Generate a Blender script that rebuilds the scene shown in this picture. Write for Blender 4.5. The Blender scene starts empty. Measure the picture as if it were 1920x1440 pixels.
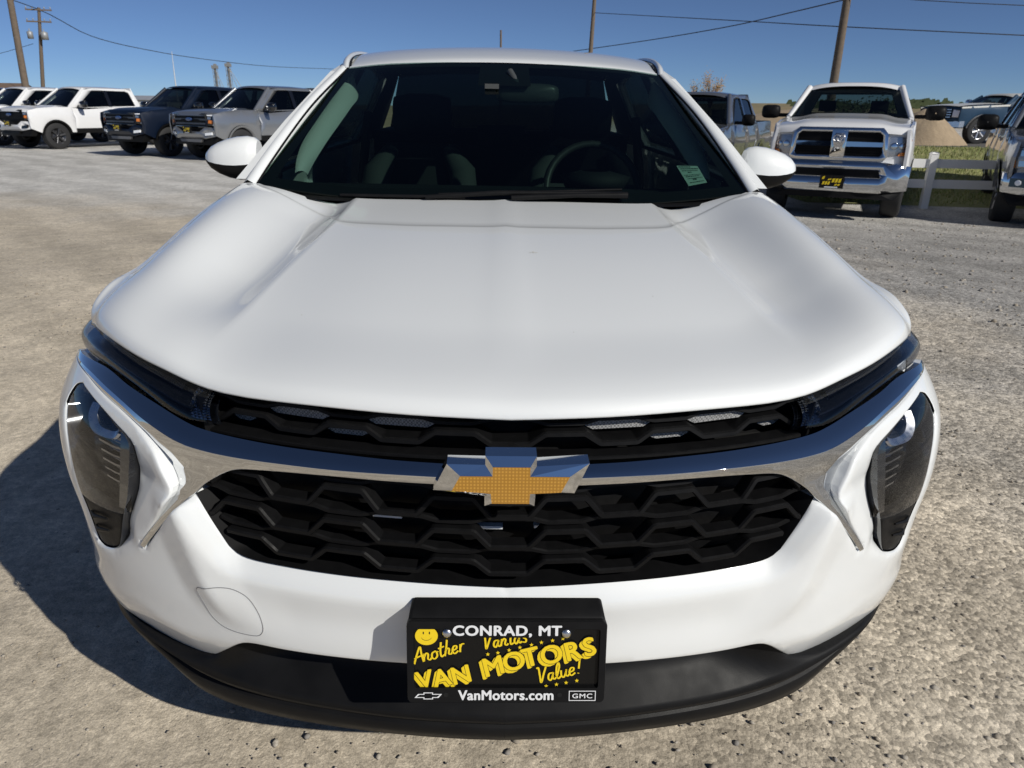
import bpy, bmesh, math, random
import numpy as np
from mathutils import Vector, Matrix
from mathutils.geometry import delaunay_2d_cdt

random.seed(7)
RNG = np.random.default_rng(11)
SC = bpy.context.scene
COL = SC.collection
R = math.radians

# ------------------------------------------------------------------ camera
def cam_axes(pitch, yaw, roll):
    cp, sp = math.cos(pitch), math.sin(pitch)
    fw = Vector((math.sin(yaw) * cp, math.cos(yaw) * cp, -sp))
    r = Vector((math.cos(yaw), -math.sin(yaw), 0))
    d = fw.cross(r)
    c, s = math.cos(roll), math.sin(roll)
    return c * r - s * d, s * r + c * d, fw

def cam_matrix(pitch, yaw, roll, loc):
    r, d, fw = cam_axes(pitch, yaw, roll)
    m = Matrix(((r.x, -d.x, -fw.x), (r.y, -d.y, -fw.y), (r.z, -d.z, -fw.z))).to_4x4()
    m.translation = loc
    return m

EYE = Vector((-0.0275, 0.0, 1.34))
CAM_WORLD = cam_matrix(R(21.36), R(1.615), R(0.66), EYE)
CAM_CAR = cam_matrix(R(21.829), R(1.615), R(1.249), EYE)   # the lot is not level: the car leans a little
CAR_M = CAM_WORLD @ CAM_CAR.inverted()
cam = bpy.data.cameras.new('camera')
cam.sensor_width = 36.0
cam.lens = 36.0 * 1327.4 / 1920
cam.clip_start = 0.05
cam.clip_end = 20000
cam.dof.use_dof = True
cam.dof.focus_distance = 1.25
cam.dof.aperture_fstop = 13.0
camo = bpy.data.objects.new('camera', cam)
camo.matrix_world = CAM_WORLD
COL.objects.link(camo)
SC.camera = camo

# ------------------------------------------------------------------ sky and sun
SUN_AZ, SUN_EL = R(48.0), R(34.0)       # azimuth measured from the camera's back (-Y) towards +X
sun_dir = Vector((math.sin(SUN_AZ) * math.cos(SUN_EL), -math.cos(SUN_AZ) * math.cos(SUN_EL), math.sin(SUN_EL)))
world = bpy.data.worlds.new('World')
SC.world = world
world.use_nodes = True
wn = world.node_tree
bg = wn.nodes['Background']
sky = wn.nodes.new('ShaderNodeTexSky')
sky.sky_type = 'NISHITA'
sky.sun_disc = False
sky.sun_elevation = SUN_EL
sky.sun_rotation = math.atan2(sun_dir.x, sun_dir.y)
sky.altitude = 8500
sky.air_density = 1.5
sky.dust_density = 0.0
sky.ozone_density = 7.0
hs = wn.nodes.new('ShaderNodeHueSaturation')      # the whole dome a little less saturated: dry, slightly dusty air
hs.inputs['Saturation'].default_value = 0.92
wn.links.new(sky.outputs[0], hs.inputs['Color'])
wn.links.new(hs.outputs[0], bg.inputs[0])
bg.inputs[1].default_value = 0.062
sl = bpy.data.lights.new('sun', 'SUN')
sl.energy = 3.9
sl.angle = R(0.53)
sl.color = (1.0, 0.96, 0.88)
slo = bpy.data.objects.new('sun', sl)
slo.rotation_euler = sun_dir.to_track_quat('Z', 'Y').to_euler()
slo.location = (6, -6, 12)
COL.objects.link(slo)
SC.view_settings.view_transform = 'Standard'
SC.view_settings.look = 'None'
SC.view_settings.gamma = 1.0
SC.view_settings.exposure = 0.0
SC.view_settings.use_curve_mapping = False
SC.cycles.max_bounces = 8
SC.cycles.transparent_max_bounces = 12
SC.cycles.use_denoising = True

# ------------------------------------------------------------------ materials
MATS = {}
def mat(name, base=(0.5, 0.5, 0.5), rough=0.5, metal=0.0, coat=0.0, coat_rough=0.03, spec=0.5, emit=None, estr=0.0):
    m = bpy.data.materials.new(name)
    m.use_nodes = True
    b = m.node_tree.nodes['Principled BSDF']
    if len(base) == 3: base = (*base, 1)
    b.inputs['Base Color'].default_value = base
    b.inputs['Roughness'].default_value = rough
    b.inputs['Metallic'].default_value = metal
    b.inputs['Coat Weight'].default_value = coat
    b.inputs['Coat Roughness'].default_value = coat_rough
    b.inputs['Specular IOR Level'].default_value = spec
    if emit:
        b.inputs['Emission Color'].default_value = (*emit, 1)
        b.inputs['Emission Strength'].default_value = estr
    MATS[name] = m
    return m

def add_noise(m, scale=40, amt=0.2, bump=0.0, bscale=None, rough_amt=0.0, detail=4, dist=0.002):
    nt = m.node_tree
    b = nt.nodes['Principled BSDF']
    tc = nt.nodes.new('ShaderNodeTexCoord')
    n = nt.nodes.new('ShaderNodeTexNoise')
    n.inputs['Scale'].default_value = scale
    n.inputs['Detail'].default_value = detail
    nt.links.new(tc.outputs['Object'], n.inputs['Vector'])
    base = list(b.inputs['Base Color'].default_value)
    if amt:
        mx = nt.nodes.new('ShaderNodeMix'); mx.data_type = 'RGBA'
        mx.inputs['A'].default_value = [c * (1 - amt) for c in base[:3]] + [1]
        mx.inputs['B'].default_value = [min(1, c * (1 + amt)) for c in base[:3]] + [1]
        nt.links.new(n.outputs['Fac'], mx.inputs['Factor'])
        nt.links.new(mx.outputs['Result'], b.inputs['Base Color'])
    if rough_amt:
        r0 = b.inputs['Roughness'].default_value
        mr = nt.nodes.new('ShaderNodeMapRange')
        mr.inputs['From Min'].default_value = 0.3; mr.inputs['From Max'].default_value = 0.7
        mr.inputs['To Min'].default_value = max(0, r0 - rough_amt); mr.inputs['To Max'].default_value = min(1, r0 + rough_amt)
        nt.links.new(n.outputs['Fac'], mr.inputs['Value'])
        nt.links.new(mr.outputs['Result'], b.inputs['Roughness'])
    if bump:
        n2 = nt.nodes.new('ShaderNodeTexNoise')
        n2.inputs['Scale'].default_value = bscale or scale
        n2.inputs['Detail'].default_value = 3
        nt.links.new(tc.outputs['Object'], n2.inputs['Vector'])
        bp = nt.nodes.new('ShaderNodeBump')
        bp.inputs['Strength'].default_value = bump
        bp.inputs['Distance'].default_value = dist
        nt.links.new(n2.outputs['Fac'], bp.inputs['Height'])
        nt.links.new(bp.outputs['Normal'], b.inputs['Normal'])
    return m

def glass(name, tint, refl_ior=1.5, rough=0.0):
    m = bpy.data.materials.new(name); m.use_nodes = True
    nt = m.node_tree
    for n in list(nt.nodes):
        if n.type != 'OUTPUT_MATERIAL': nt.nodes.remove(n)
    out = nt.nodes['Material Output']
    tr = nt.nodes.new('ShaderNodeBsdfTransparent'); tr.inputs[0].default_value = (*tint, 1)
    gl = nt.nodes.new('ShaderNodeBsdfGlossy'); gl.inputs['Roughness'].default_value = rough
    fr = nt.nodes.new('ShaderNodeFresnel')
    ge = nt.nodes.new('ShaderNodeNewGeometry')          # thin pane: the same reflectance from both sides
    mr = nt.nodes.new('ShaderNodeMapRange'); mr.inputs['To Min'].default_value = refl_ior; mr.inputs['To Max'].default_value = 1 / refl_ior
    nt.links.new(ge.outputs['Backfacing'], mr.inputs['Value']); nt.links.new(mr.outputs['Result'], fr.inputs[0])
    mx = nt.nodes.new('ShaderNodeMixShader')
    nt.links.new(fr.outputs[0], mx.inputs[0]); nt.links.new(tr.outputs[0], mx.inputs[1]); nt.links.new(gl.outputs[0], mx.inputs[2])
    nt.links.new(mx.outputs[0], out.inputs[0])
    MATS[name] = m
    return m

white_paint = add_noise(mat('white_paint', (0.80, 0.818, 0.815), 0.5, coat=1.0, coat_rough=0.04), 300, 0.0, rough_amt=0.04)
black_trim = add_noise(mat('black_trim', (0.009, 0.009, 0.0095), 0.48, spec=.12), 30, 0.25, bump=0.35, bscale=900, rough_amt=0.08, dist=0.0006)
black_grille = add_noise(mat('black_grille', (0.006, 0.006, 0.0065), 0.5, spec=.12), 60, 0.2, rough_amt=0.08)
dusty_black = add_noise(mat('dusty_black', (0.0085, 0.0085, 0.009), 0.45, spec=.13), 9, 0.5, bump=0.3, bscale=700, rough_amt=0.12, dist=0.0006)
gloss_black = mat('gloss_black', (0.006, 0.006, 0.007), 0.08, coat=1.0)
lamp_inner = add_noise(mat('lamp_inner', (0.07, 0.08, 0.10), 0.22, metal=0.9), 60, 0.15)
void_black = mat('void_black', (0.003, 0.003, 0.003), 0.9)
chrome = add_noise(mat('chrome', (0.66, 0.67, 0.68), 0.03, metal=1.0), 8, 0.03, rough_amt=0.02)
satin_metal = add_noise(mat('satin_metal', (0.62, 0.62, 0.63), 0.28, metal=1.0), 50, 0.1, rough_amt=0.1)
mesh_grey = add_noise(mat('mesh_grey', (0.26, 0.26, 0.26), 0.5), 80, 0.15)
def checker(m, scale, dark):
    nt = m.node_tree; b = nt.nodes['Principled BSDF']; tc = nt.nodes.new('ShaderNodeTexCoord'); ck = nt.nodes.new('ShaderNodeTexChecker'); ck.inputs['Scale'].default_value = scale
    c = b.inputs['Base Color'].default_value; ck.inputs['Color1'].default_value = c; ck.inputs['Color2'].default_value = (*[x * dark for x in c[:3]], 1)
    for l in list(b.inputs['Base Color'].links): nt.links.remove(l)
    nt.links.new(tc.outputs['Object'], ck.inputs['Vector']); nt.links.new(ck.outputs['Color'], b.inputs['Base Color'])
checker(mesh_grey, 330, .35)
clear_lens = glass('clear_lens', (0.93, 0.94, 0.96), 1.5)
dark_lens = glass('dark_lens', (0.50, 0.52, 0.56), 1.52)
windshield_glass = glass('windshield_glass', (0.31, 0.42, 0.38), 1.5)
side_glass = glass('side_glass', (0.05, 0.06, 0.06), 1.5)
rear_glass = glass('rear_glass', (0.012, 0.014, 0.015), 1.5)
truck_glass = glass('truck_glass', (0.34, 0.38, 0.37), 1.5)
rubber = add_noise(mat('rubber', (0.018, 0.018, 0.019), 0.75), 40, 0.3, bump=0.3, bscale=120)
interior_dark = add_noise(mat('interior_dark', (0.012, 0.012, 0.013), 0.75), 200, 0.2)
interior_grey = add_noise(mat('interior_grey', (0.80, 0.82, 0.80), 0.8), 300, 0.15)
seat_grey = add_noise(mat('seat_grey', (0.06, 0.064, 0.064), 0.85), 200, 0.15)
plate_black = mat('plate_black', (0.006, 0.006, 0.006), 0.25, spec=.25)
letter_yellow = mat('letter_yellow', (0.86, 0.62, 0.015), 0.35)
letter_white = mat('letter_white', (0.78, 0.79, 0.80), 0.4)
letter_black = mat('letter_black', (0.006, 0.006, 0.006), 0.4)
amber = mat('amber', (0.75, 0.22, 0.02), 0.2, coat=1.0)
led_white = mat('led_white', (0.9, 0.92, 0.95), 0.25, coat=1.0)
sticker_green = mat('sticker_green', (0.60, 0.78, 0.70), 0.6)
rim_dark = add_noise(mat('rim_dark', (0.10, 0.10, 0.105), 0.3, metal=0.8), 60, 0.1)
rim_silver = add_noise(mat('rim_silver', (0.55, 0.55, 0.56), 0.3, metal=0.9), 60, 0.1)

# ------------------------------------------------------------------ object helpers
def link(o):
    COL.objects.link(o); return o

def empty(name, label, cat, loc=(0, 0, 0), rotz=0.0, group=None, m=None):
    o = bpy.data.objects.new(name, None)
    o.empty_display_size = 0.2
    if m is not None: o.matrix_world = m
    else:
        o.location = loc; o.rotation_euler = (0, 0, rotz)
    o['label'] = label; o['category'] = cat
    if group: o['group'] = group
    return link(o)

def tag(o, label=None, cat=None, group=None, kind=None):
    if label: o['label'] = label
    if cat: o['category'] = cat
    if group: o['group'] = group
    if kind: o['kind'] = kind
    return o

SHIFT = Vector((0, 0, 0))       # meshes of the near car are written in the lot frame, stored about the car's own base

class MB:
    """collects geometry for ONE mesh object"""
    def __init__(self):
        self.v = []; self.f = []; self.s = []; self.mi = []
    def add(self, verts, faces, smooth=False, mi=0):
        n = len(self.v)
        self.v += [tuple(map(float, p)) for p in verts]
        self.f += [tuple(i + n for i in f) for f in faces]
        self.s += [smooth] * len(faces)
        self.mi += [mi] * len(faces)
    def box(self, c, s, rot=None, mi=0, taper=1.0):
        hx, hy, hz = s[0] / 2, s[1] / 2, s[2] / 2
        vs = []
        for z in (-1, 1):
            k = taper if z > 0 else 1.0
            for y in (-1, 1):
                for x in (-1, 1):
                    p = Vector((x * hx * k, y * hy * k, z * hz))
                    if rot is not None: p = rot @ p
                    vs.append(p + Vector(c))
        self.add(vs, [(0, 2, 3, 1), (4, 5, 7, 6), (0, 1, 5, 4), (2, 6, 7, 3), (0, 4, 6, 2), (1, 3, 7, 5)], False, mi)
    def tube(self, pts, r, n=8, cap=True, mi=0, smooth=True, closed=False):
        pts = [Vector(p) for p in pts]
        rr = r if isinstance(r, (list, tuple)) else [r] * len(pts)
        rings = []
        up = None
        for i, p in enumerate(pts):
            a = pts[i - 1] if (i > 0 or closed) else p
            b = pts[(i + 1) % len(pts)] if (i < len(pts) - 1 or closed) else p
            t = (b - a).normalized()
            if up is None:
                up = Vector((0, 0, 1)) if abs(t.z) < 0.9 else Vector((1, 0, 0))
            x = up.cross(t).normalized(); y = t.cross(x).normalized(); up = y
            rings.append([p + (x * math.cos(2 * math.pi * k / n) + y * math.sin(2 * math.pi * k / n)) * rr[i] for k in range(n)])
        vs = [q for rg in rings for q in rg]; fs = []
        m = len(rings)
        for i in range(m if closed else m - 1):
            for k in range(n):
                a = i * n + k; b = i * n + (k + 1) % n; i2 = (i + 1) % m
                fs.append((a, b, i2 * n + (k + 1) % n, i2 * n + k))
        self.add(vs, fs, smooth, mi)
        if cap and not closed:
            self.add(rings[0], [tuple(range(n))[::-1]], False, mi)
            self.add(rings[-1], [tuple(range(n))], False, mi)
    def lathe(self, prof, n=32, axis='X', c=(0, 0, 0), mi=0, smooth=True):
        """prof: list of (radius, along)"""
        vs = []; fs = []
        for (r, a) in prof:
            for k in range(n):
                t = 2 * math.pi * k / n
                if axis == 'X': p = (c[0] + a, c[1] + r * math.cos(t), c[2] + r * math.sin(t))
                elif axis == 'Y': p = (c[0] + r * math.cos(t), c[1] + a, c[2] + r * math.sin(t))
                else: p = (c[0] + r * math.cos(t), c[1] + r * math.sin(t), c[2] + a)
                vs.append(p)
        for i in range(len(prof) - 1):
            for k in range(n):
                fs.append((i * n + k, i * n + (k + 1) % n, (i + 1) * n + (k + 1) % n, (i + 1) * n + k))
        self.add(vs, fs, smooth, mi)
    def grid(self, rows, smooth=True, mi=0, closed=False):
        n = len(rows[0]); vs = [p for r in rows for p in r]; fs = []
        for i in range(len(rows) - 1):
            for k in range(n if closed else n - 1):
                k2 = (k + 1) % n
                fs.append((i * n + k, i * n + k2, (i + 1) * n + k2, (i + 1) * n + k))
        self.add(vs, fs, smooth, mi)
    def mirror_x(self):
        n = len(self.v)
        self.v += [(-x, y, z) for x, y, z in self.v]
        self.f += [tuple(i + n for i in f[::-1]) for f in self.f]
        self.s += self.s[:]; self.mi += self.mi[:]
        return self
    def flipped_x(self):
        m = MB()
        m.v = [(-x, y, z) for x, y, z in self.v]
        m.f = [f[::-1] for f in self.f]; m.s = self.s[:]; m.mi = self.mi[:]
        return m
    def build(self, name, mats, parent=None, merge=0.0, outward=False):
        me = bpy.data.meshes.new(name)
        sh = SHIFT
        me.from_pydata([(x - sh.x, y - sh.y, z - sh.z) for x, y, z in self.v], [], self.f)
        me.polygons.foreach_set('use_smooth', self.s)
        if not isinstance(mats, (list, tuple)): mats = [mats]
        for m in mats: me.materials.append(m)
        me.polygons.foreach_set('material_index', self.mi)
        if merge or outward:
            b = bmesh.new(); b.from_mesh(me)
            if merge: bmesh.ops.remove_doubles(b, verts=b.verts, dist=merge)
            if outward: bmesh.ops.recalc_face_normals(b, faces=b.faces)
            b.to_mesh(me); b.free()
        me.update()
        o = bpy.data.objects.new(name, me)
        if parent is not None: o.parent = parent
        return link(o)

def copy_tree(o, parent=None):
    c = o.copy(); COL.objects.link(c)
    c.parent = parent
    for ch in list(o.children): copy_tree(ch, c)
    return c

# ------------------------------------------------------------------ curves and panels
def cspline(xs, ys):
    xs = np.array(xs, float); ys = np.array(ys, float); n = len(xs); h = np.diff(xs)
    Am = np.zeros((n, n)); b = np.zeros(n); Am[0, 0] = Am[-1, -1] = 1
    for i in range(1, n - 1):
        Am[i, i - 1] = h[i - 1]; Am[i, i] = 2 * (h[i - 1] + h[i]); Am[i, i + 1] = h[i]
        b[i] = 6 * ((ys[i + 1] - ys[i]) / h[i] - (ys[i] - ys[i - 1]) / h[i - 1])
    M = np.linalg.solve(Am, b)
    def fn(x):
        x = np.clip(x, xs[0], xs[-1]); i = np.clip(np.searchsorted(xs, x) - 1, 0, n - 2)
        t = x - xs[i]; hh = h[i]; u = xs[i + 1] - x
        return M[i] * u**3 / (6 * hh) + M[i + 1] * t**3 / (6 * hh) + (ys[i] / hh - M[i] * hh / 6) * u + (ys[i + 1] / hh - M[i + 1] * hh / 6) * t
    return fn

def smooth_line(pts, step):
    """centripetal Catmull-Rom through pts, resampled about every step; works in 2-D and 3-D"""
    P = np.array(pts, float)
    if len(P) == 2:
        n = max(1, int(math.ceil(np.linalg.norm(P[1] - P[0]) / step)))
        return [tuple(P[0] + (P[1] - P[0]) * k / n) for k in range(n + 1)]
    Q = np.vstack([2 * P[0] - P[1], P, 2 * P[-1] - P[-2]])
    out = []
    for i in range(1, len(Q) - 2):
        p0, p1, p2, p3 = Q[i - 1], Q[i], Q[i + 1], Q[i + 2]
        t0 = 0; t1 = t0 + max(1e-6, np.linalg.norm(p1 - p0)) ** .5; t2 = t1 + max(1e-6, np.linalg.norm(p2 - p1)) ** .5; t3 = t2 + max(1e-6, np.linalg.norm(p3 - p2)) ** .5
        n = max(1, int(math.ceil(np.linalg.norm(p2 - p1) / step)))
        for k in range(n):
            t = t1 + (t2 - t1) * k / n
            A1 = (t1 - t) / (t1 - t0) * p0 + (t - t0) / (t1 - t0) * p1
            A2 = (t2 - t) / (t2 - t1) * p1 + (t - t1) / (t2 - t1) * p2
            A3 = (t3 - t) / (t3 - t2) * p2 + (t - t2) / (t3 - t2) * p3
            B1 = (t2 - t) / (t2 - t0) * A1 + (t - t0) / (t2 - t0) * A2
            B2 = (t3 - t) / (t3 - t1) * A2 + (t - t1) / (t3 - t1) * A3
            out.append(tuple((t2 - t) / (t2 - t1) * B1 + (t - t1) / (t2 - t1) * B2))
    out.append(tuple(P[-1]))
    return out

def loop(segs, step):
    """closed outline from a list of smooth segments that meet at corners"""
    o = []
    for s in segs:
        l = smooth_line(s, step)
        o += l[:-1] if (np.hypot(l[-1][0] - segs[0][0][0], l[-1][1] - segs[0][0][1]) < 1e-6 or s is not segs[-1]) else l
    r = [o[0]]
    for q in o[1:]:
        if math.hypot(q[0] - r[-1][0], q[1] - r[-1][1]) > 1e-5: r.append(q)
    return r

def dist_lines(P, lines):
    """distance of each 2-D point of P to a set of polylines"""
    d = np.full(len(P), 1e9)
    for l in lines:
        L = np.array(l, float)
        for a, b in zip(L[:-1], L[1:]):
            ab = b - a; n2 = ab @ ab
            if n2 < 1e-14: continue
            t = np.clip(((P - a) @ ab) / n2, 0, 1)
            q = P - a - t[:, None] * ab
            d = np.minimum(d, np.hypot(q[:, 0], q[:, 1]))
    return d

def inside(P, poly):
    L = np.array(poly, float); x, y = P[:, 0], P[:, 1]; r = np.zeros(len(P), bool)
    j = len(L) - 1
    for i in range(len(L)):
        xi, yi = L[i]; xj, yj = L[j]
        if yi != yj:
            r ^= ((yi > y) != (yj > y)) & (x < (xj - xi) * (y - yi) / (yj - yi) + xi)
        j = i
    return r

def tri_panel(outline, holes, step, rings=(), extra=()):
    """Delaunay mesh of a 2-D outline: returns points, triangles and the boundary loops as index lists"""
    polys = [list(outline)] + [list(h) for h in holes]
    pts = []; edges = []
    for pl in polys:
        n0 = len(pts); pts += [tuple(p) for p in pl]
        edges += [(n0 + i, n0 + (i + 1) % len(pl)) for i in range(len(pl))]
    nb = len(pts)
    cl = [pl + [pl[0]] for pl in polys]
    A = np.array(outline); lo, hi = A.min(0), A.max(0)
    gx, gy = np.meshgrid(np.arange(lo[0] + step * .31, hi[0], step), np.arange(lo[1] + step * .37, hi[1], step * .87))
    gx[1::2] += step / 2
    G = np.stack([gx.ravel(), gy.ravel()], 1)
    k = inside(G, outline)
    for h in holes: k &= ~inside(G, h)
    G = G[k]
    inner = max(rings) if rings else 0
    if len(G): G = G[dist_lines(G, cl) > max(step * .5, inner + step * .3)]
    cand = []
    for rg in rings:
        for pl in polys:
            L = np.array(pl); n = len(L)
            for i in range(n):
                a = L[i - 1]; b = L[(i + 1) % n]; t = b - a; ln = np.hypot(*t)
                if ln < 1e-9: continue
                nn = np.array([-t[1], t[0]]) / ln
                for sg in (1, -1): cand.append((*(L[i] + nn * rg * sg), rg))
    if cand:
        C = np.array(cand); k = inside(C[:, :2], outline)
        for h in holes: k &= ~inside(C[:, :2], h)
        C = C[k]
        if len(C):
            dd = dist_lines(C[:, :2], cl); C = C[dd > C[:, 2] * .93]
            G = np.vstack([G, C[:, :2]]) if len(G) else C[:, :2]
    if len(extra): G = np.vstack([G, np.array(extra)])
    allp = [Vector(p) for p in pts] + [Vector(p) for p in G]
    v, e, f, ov, oe, of = delaunay_2d_cdt(allp, edges, [], 0, 1e-7)
    V = np.array([tuple(p) for p in v])
    F = np.array([t for t in f if len(t) == 3])
    Cc = V[F].mean(1)
    k = inside(Cc, outline)
    for h in holes: k &= ~inside(Cc, h)
    F = F[k]
    # orientation
    a, b, c = V[F[:, 0]], V[F[:, 1]], V[F[:, 2]]
    cr = (b[:, 0] - a[:, 0]) * (c[:, 1] - a[:, 1]) - (b[:, 1] - a[:, 1]) * (c[:, 0] - a[:, 0])
    F[cr < 0] = F[cr < 0][:, ::-1]
    # boundary edges (directed)
    from collections import Counter
    cnt = Counter()
    for t in F:
        for i in range(3): cnt[(int(t[i]), int(t[(i + 1) % 3]))] += 1
    be = [ed for ed in cnt if (ed[1], ed[0]) not in cnt]
    return V, F, be

def panel(mb, outline, mapfn, holes=(), step=.03, r=0.0, wall=0.0, rimlines=None, offfn=None, flip=False, mi=0, nowall=None, rings=None, rfn=None):
    """a sheet with its own outline: mapfn(U, off) -> 3-D; edges rounded over r and turned back by wall"""
    if rings is None: rings = (r * .08, r * .3, r * .62, r) if r else ()
    V, F, be = tri_panel(outline, holes, step, rings)
    lines = rimlines if rimlines is not None else [list(outline) + [outline[0]]] + [list(h) + [h[0]] for h in holes]
    off = np.zeros(len(V))
    if r:
        rr = r if rfn is None else rfn(V)
        d = np.clip(dist_lines(V, lines), 0, rr)
        off -= rr * (1 - np.sqrt(np.maximum(0, 1 - (1 - d / rr) ** 2)))
    if offfn is not None: off = off + offfn(V)
    P = mapfn(V, off)
    fs = [tuple(int(i) for i in (t[::-1] if flip else t)) for t in F]
    mb.add(P, fs, True, mi)
    if wall:
        B = mapfn(V, off - wall)
        vs = []; ws = []
        for a, b in be:
            if nowall is not None and nowall(V[a]) and nowall(V[b]): continue
            n = len(vs); vs += [P[a], P[b], B[b], B[a]]
            ws.append((n, n + 3, n + 2, n + 1) if not flip else (n, n + 1, n + 2, n + 3))
        mb.add(vs, ws, False, mi)
    return mb

def smoothstep(a, b, x):
    t = np.clip((x - a) / (b - a), 0, 1); return t * t * (3 - 2 * t)

def text_mesh(s, size=1.0, extrude=0.0, offset=0.0, shear=0.0, space=1.0, align='LEFT', res=4):
    cu = bpy.data.curves.new('lettering', 'FONT')
    cu.body = s; cu.size = size; cu.extrude = extrude; cu.offset = offset; cu.shear = shear
    cu.space_character = space; cu.align_x = align; cu.resolution_u = res
    o = bpy.data.objects.new('lettering', cu); COL.objects.link(o)
    dg = bpy.context.evaluated_depsgraph_get()
    me = bpy.data.meshes.new_from_object(o.evaluated_get(dg))
    V = [tuple(v.co) for v in me.vertices]; F = [tuple(p.vertices) for p in me.polygons]
    bpy.data.objects.remove(o); bpy.data.curves.remove(cu); bpy.data.meshes.remove(me)
    return V, F
# =================================================================== ground and far land
def vnoise(x, y, seed):
    """smooth value noise"""
    g_ = np.random.default_rng(seed).random((256, 256))
    xi = np.floor(x).astype(int); yi = np.floor(y).astype(int); fx = x - xi; fy = y - yi
    fx = fx * fx * (3 - 2 * fx); fy = fy * fy * (3 - 2 * fy); a = xi % 256; b = yi % 256; a1 = (xi + 1) % 256; b1 = (yi + 1) % 256
    return (g_[a, b] * (1 - fx) + g_[a1, b] * fx) * (1 - fy) + (g_[a, b1] * (1 - fx) + g_[a1, b1] * fx) * fy - .5
_p0 = CAR_M @ Vector((0, 3, 0)); _nz = (CAR_M.to_3x3() @ Vector((0, 0, 1)))
def ground_z(x, y):
    x = np.asarray(x, float); y = np.asarray(y, float)
    near = _p0.z - ((x - _p0.x) * _nz.x + (y - _p0.y) * _nz.y) / _nz.z
    far = -.12 - .09 * smoothstep(0, 6, x)
    w = 1 - smoothstep(3.4, 9.0, np.hypot(x, y - 2.6))
    z = near * w + far * (1 - w)
    b = smoothstep(4.5, 8.5, x)
    yy = y + .2 * (x - 7)
    z = z + b * .66 * smoothstep(12.6, 20.5, yy)
    z = z + 9 * smoothstep(250, 1500, y) * (1 + 1.2 * vnoise(x / 260 + 40, y / 900, 5)) * smoothstep(-200, 500, x) + 2.0 * smoothstep(250, 1600, y)
    return z
def grow(a, step, end, k=1.13):
    o = [a]; s = step
    while abs(o[-1] - end) > 1e-6 and (o[-1] - end) * (a - end) > 0:
        s *= k; o.append(o[-1] + (s if end > a else -s))
    o[-1] = end; return o[1:]
gx = np.array(grow(-3.6, .016, -2600)[::-1] + list(np.arange(-3.6, 4.8, .016)) + grow(4.8 - .016, .016, 2600))
gy = np.array(grow(.25, .016, -60)[::-1] + list(np.arange(.25, 5.2, .016)) + grow(5.2 - .016, .016, 3500, 1.10))
XX, YY = np.meshgrid(gx, gy)
ZZ = ground_z(XX, YY)
fade = smoothstep(14, 3.5, np.hypot(XX * .8, YY - 1.5))
right = smoothstep(.1, 1.8, XX) * .95 + .22
mic = .010 * vnoise(XX / .55, YY / .55, 1) + .005 * vnoise(XX / .13 + 9, YY / .13, 2) + .0050 * vnoise(XX / .052, YY / .052, 3) * right + .0042 * vnoise(XX / .027, YY / .027, 4) * right
pit = vnoise(XX / .06 + 31, YY / .06 + 7, 8); mic = mic - .003 * smoothstep(.30, .46, pit) * right
ZZ = ZZ + mic * fade
nv = XX.size; W_ = len(gx); H_ = len(gy)
me = bpy.data.meshes.new('ground')
co = np.stack([XX.ravel(), YY.ravel(), ZZ.ravel()], -1).astype(np.float32)
i0 = (np.arange(H_ - 1)[:, None] * W_ + np.arange(W_ - 1)[None, :]).ravel()
quads = np.stack([i0, i0 + 1, i0 + W_ + 1, i0 + W_], -1).astype(np.int32)
me.vertices.add(nv); me.vertices.foreach_set('co', co.ravel())
me.loops.add(quads.size); me.loops.foreach_set('vertex_index', quads.ravel())
me.polygons.add(len(quads)); me.polygons.foreach_set('loop_start', np.arange(0, quads.size, 4, dtype=np.int32)); me.polygons.foreach_set('loop_total', np.full(len(quads), 4, np.int32))
me.polygons.foreach_set('use_smooth', np.ones(len(quads), bool))
me.update(calc_edges=True)
gm = bpy.data.materials.new('gravel_lot'); gm.use_nodes = True
nt = gm.node_tree; bs = nt.nodes['Principled BSDF']; bs.inputs['Roughness'].default_value = .92; bs.inputs['Specular IOR Level'].default_value = .25
def N(t, **k):
    n = nt.nodes.new(t)
    for a, v in k.items(): n.inputs[a].default_value = v
    return n
geo = N('ShaderNodeNewGeometry'); pos = geo.outputs['Position']
def noise(scale, detail=4, rough=.55):
    n = N('ShaderNodeTexNoise', Scale=scale, Detail=detail, Roughness=rough); nt.links.new(pos, n.inputs['Vector']); return n.outputs['Fac']
def ramp(fac, a, b, lo=0.0, hi=1.0):
    r = N('ShaderNodeMapRange'); r.interpolation_type = 'SMOOTHSTEP'
    for k, v in (('From Min', a), ('From Max', b), ('To Min', lo), ('To Max', hi)): r.inputs[k].default_value = v
    nt.links.new(fac, r.inputs['Value']); return r.outputs['Result']
def mixc(f, A_, B_, mode='MIX'):
    m = nt.nodes.new('ShaderNodeMix'); m.data_type = 'RGBA'; m.blend_type = mode
    for sck, v in (('A', A_), ('B', B_)):
        if isinstance(v, tuple): m.inputs[sck].default_value = (*v, 1)
        else: nt.links.new(v, m.inputs[sck])
    if isinstance(f, float): m.inputs['Factor'].default_value = f
    else: nt.links.new(f, m.inputs['Factor'])
    return m.outputs['Result']
def math_(op, a, b=None):
    m = nt.nodes.new('ShaderNodeMath'); m.operation = op
    for i, v in enumerate((a, b)):
        if v is None: continue
        if isinstance(v, (int, float)): m.inputs[i].default_value = v
        else: nt.links.new(v, m.inputs[i])
    return m.outputs[0]
sep = N('ShaderNodeSeparateXYZ'); nt.links.new(pos, sep.inputs[0])
tan = mixc(ramp(noise(1.1, 5), .35, .68), (.62, .54, .42), (.555, .483, .38))
grey = mixc(ramp(noise(2.3, 4), .35, .65), (.43, .41, .38), (.345, .33, .305))
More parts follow.
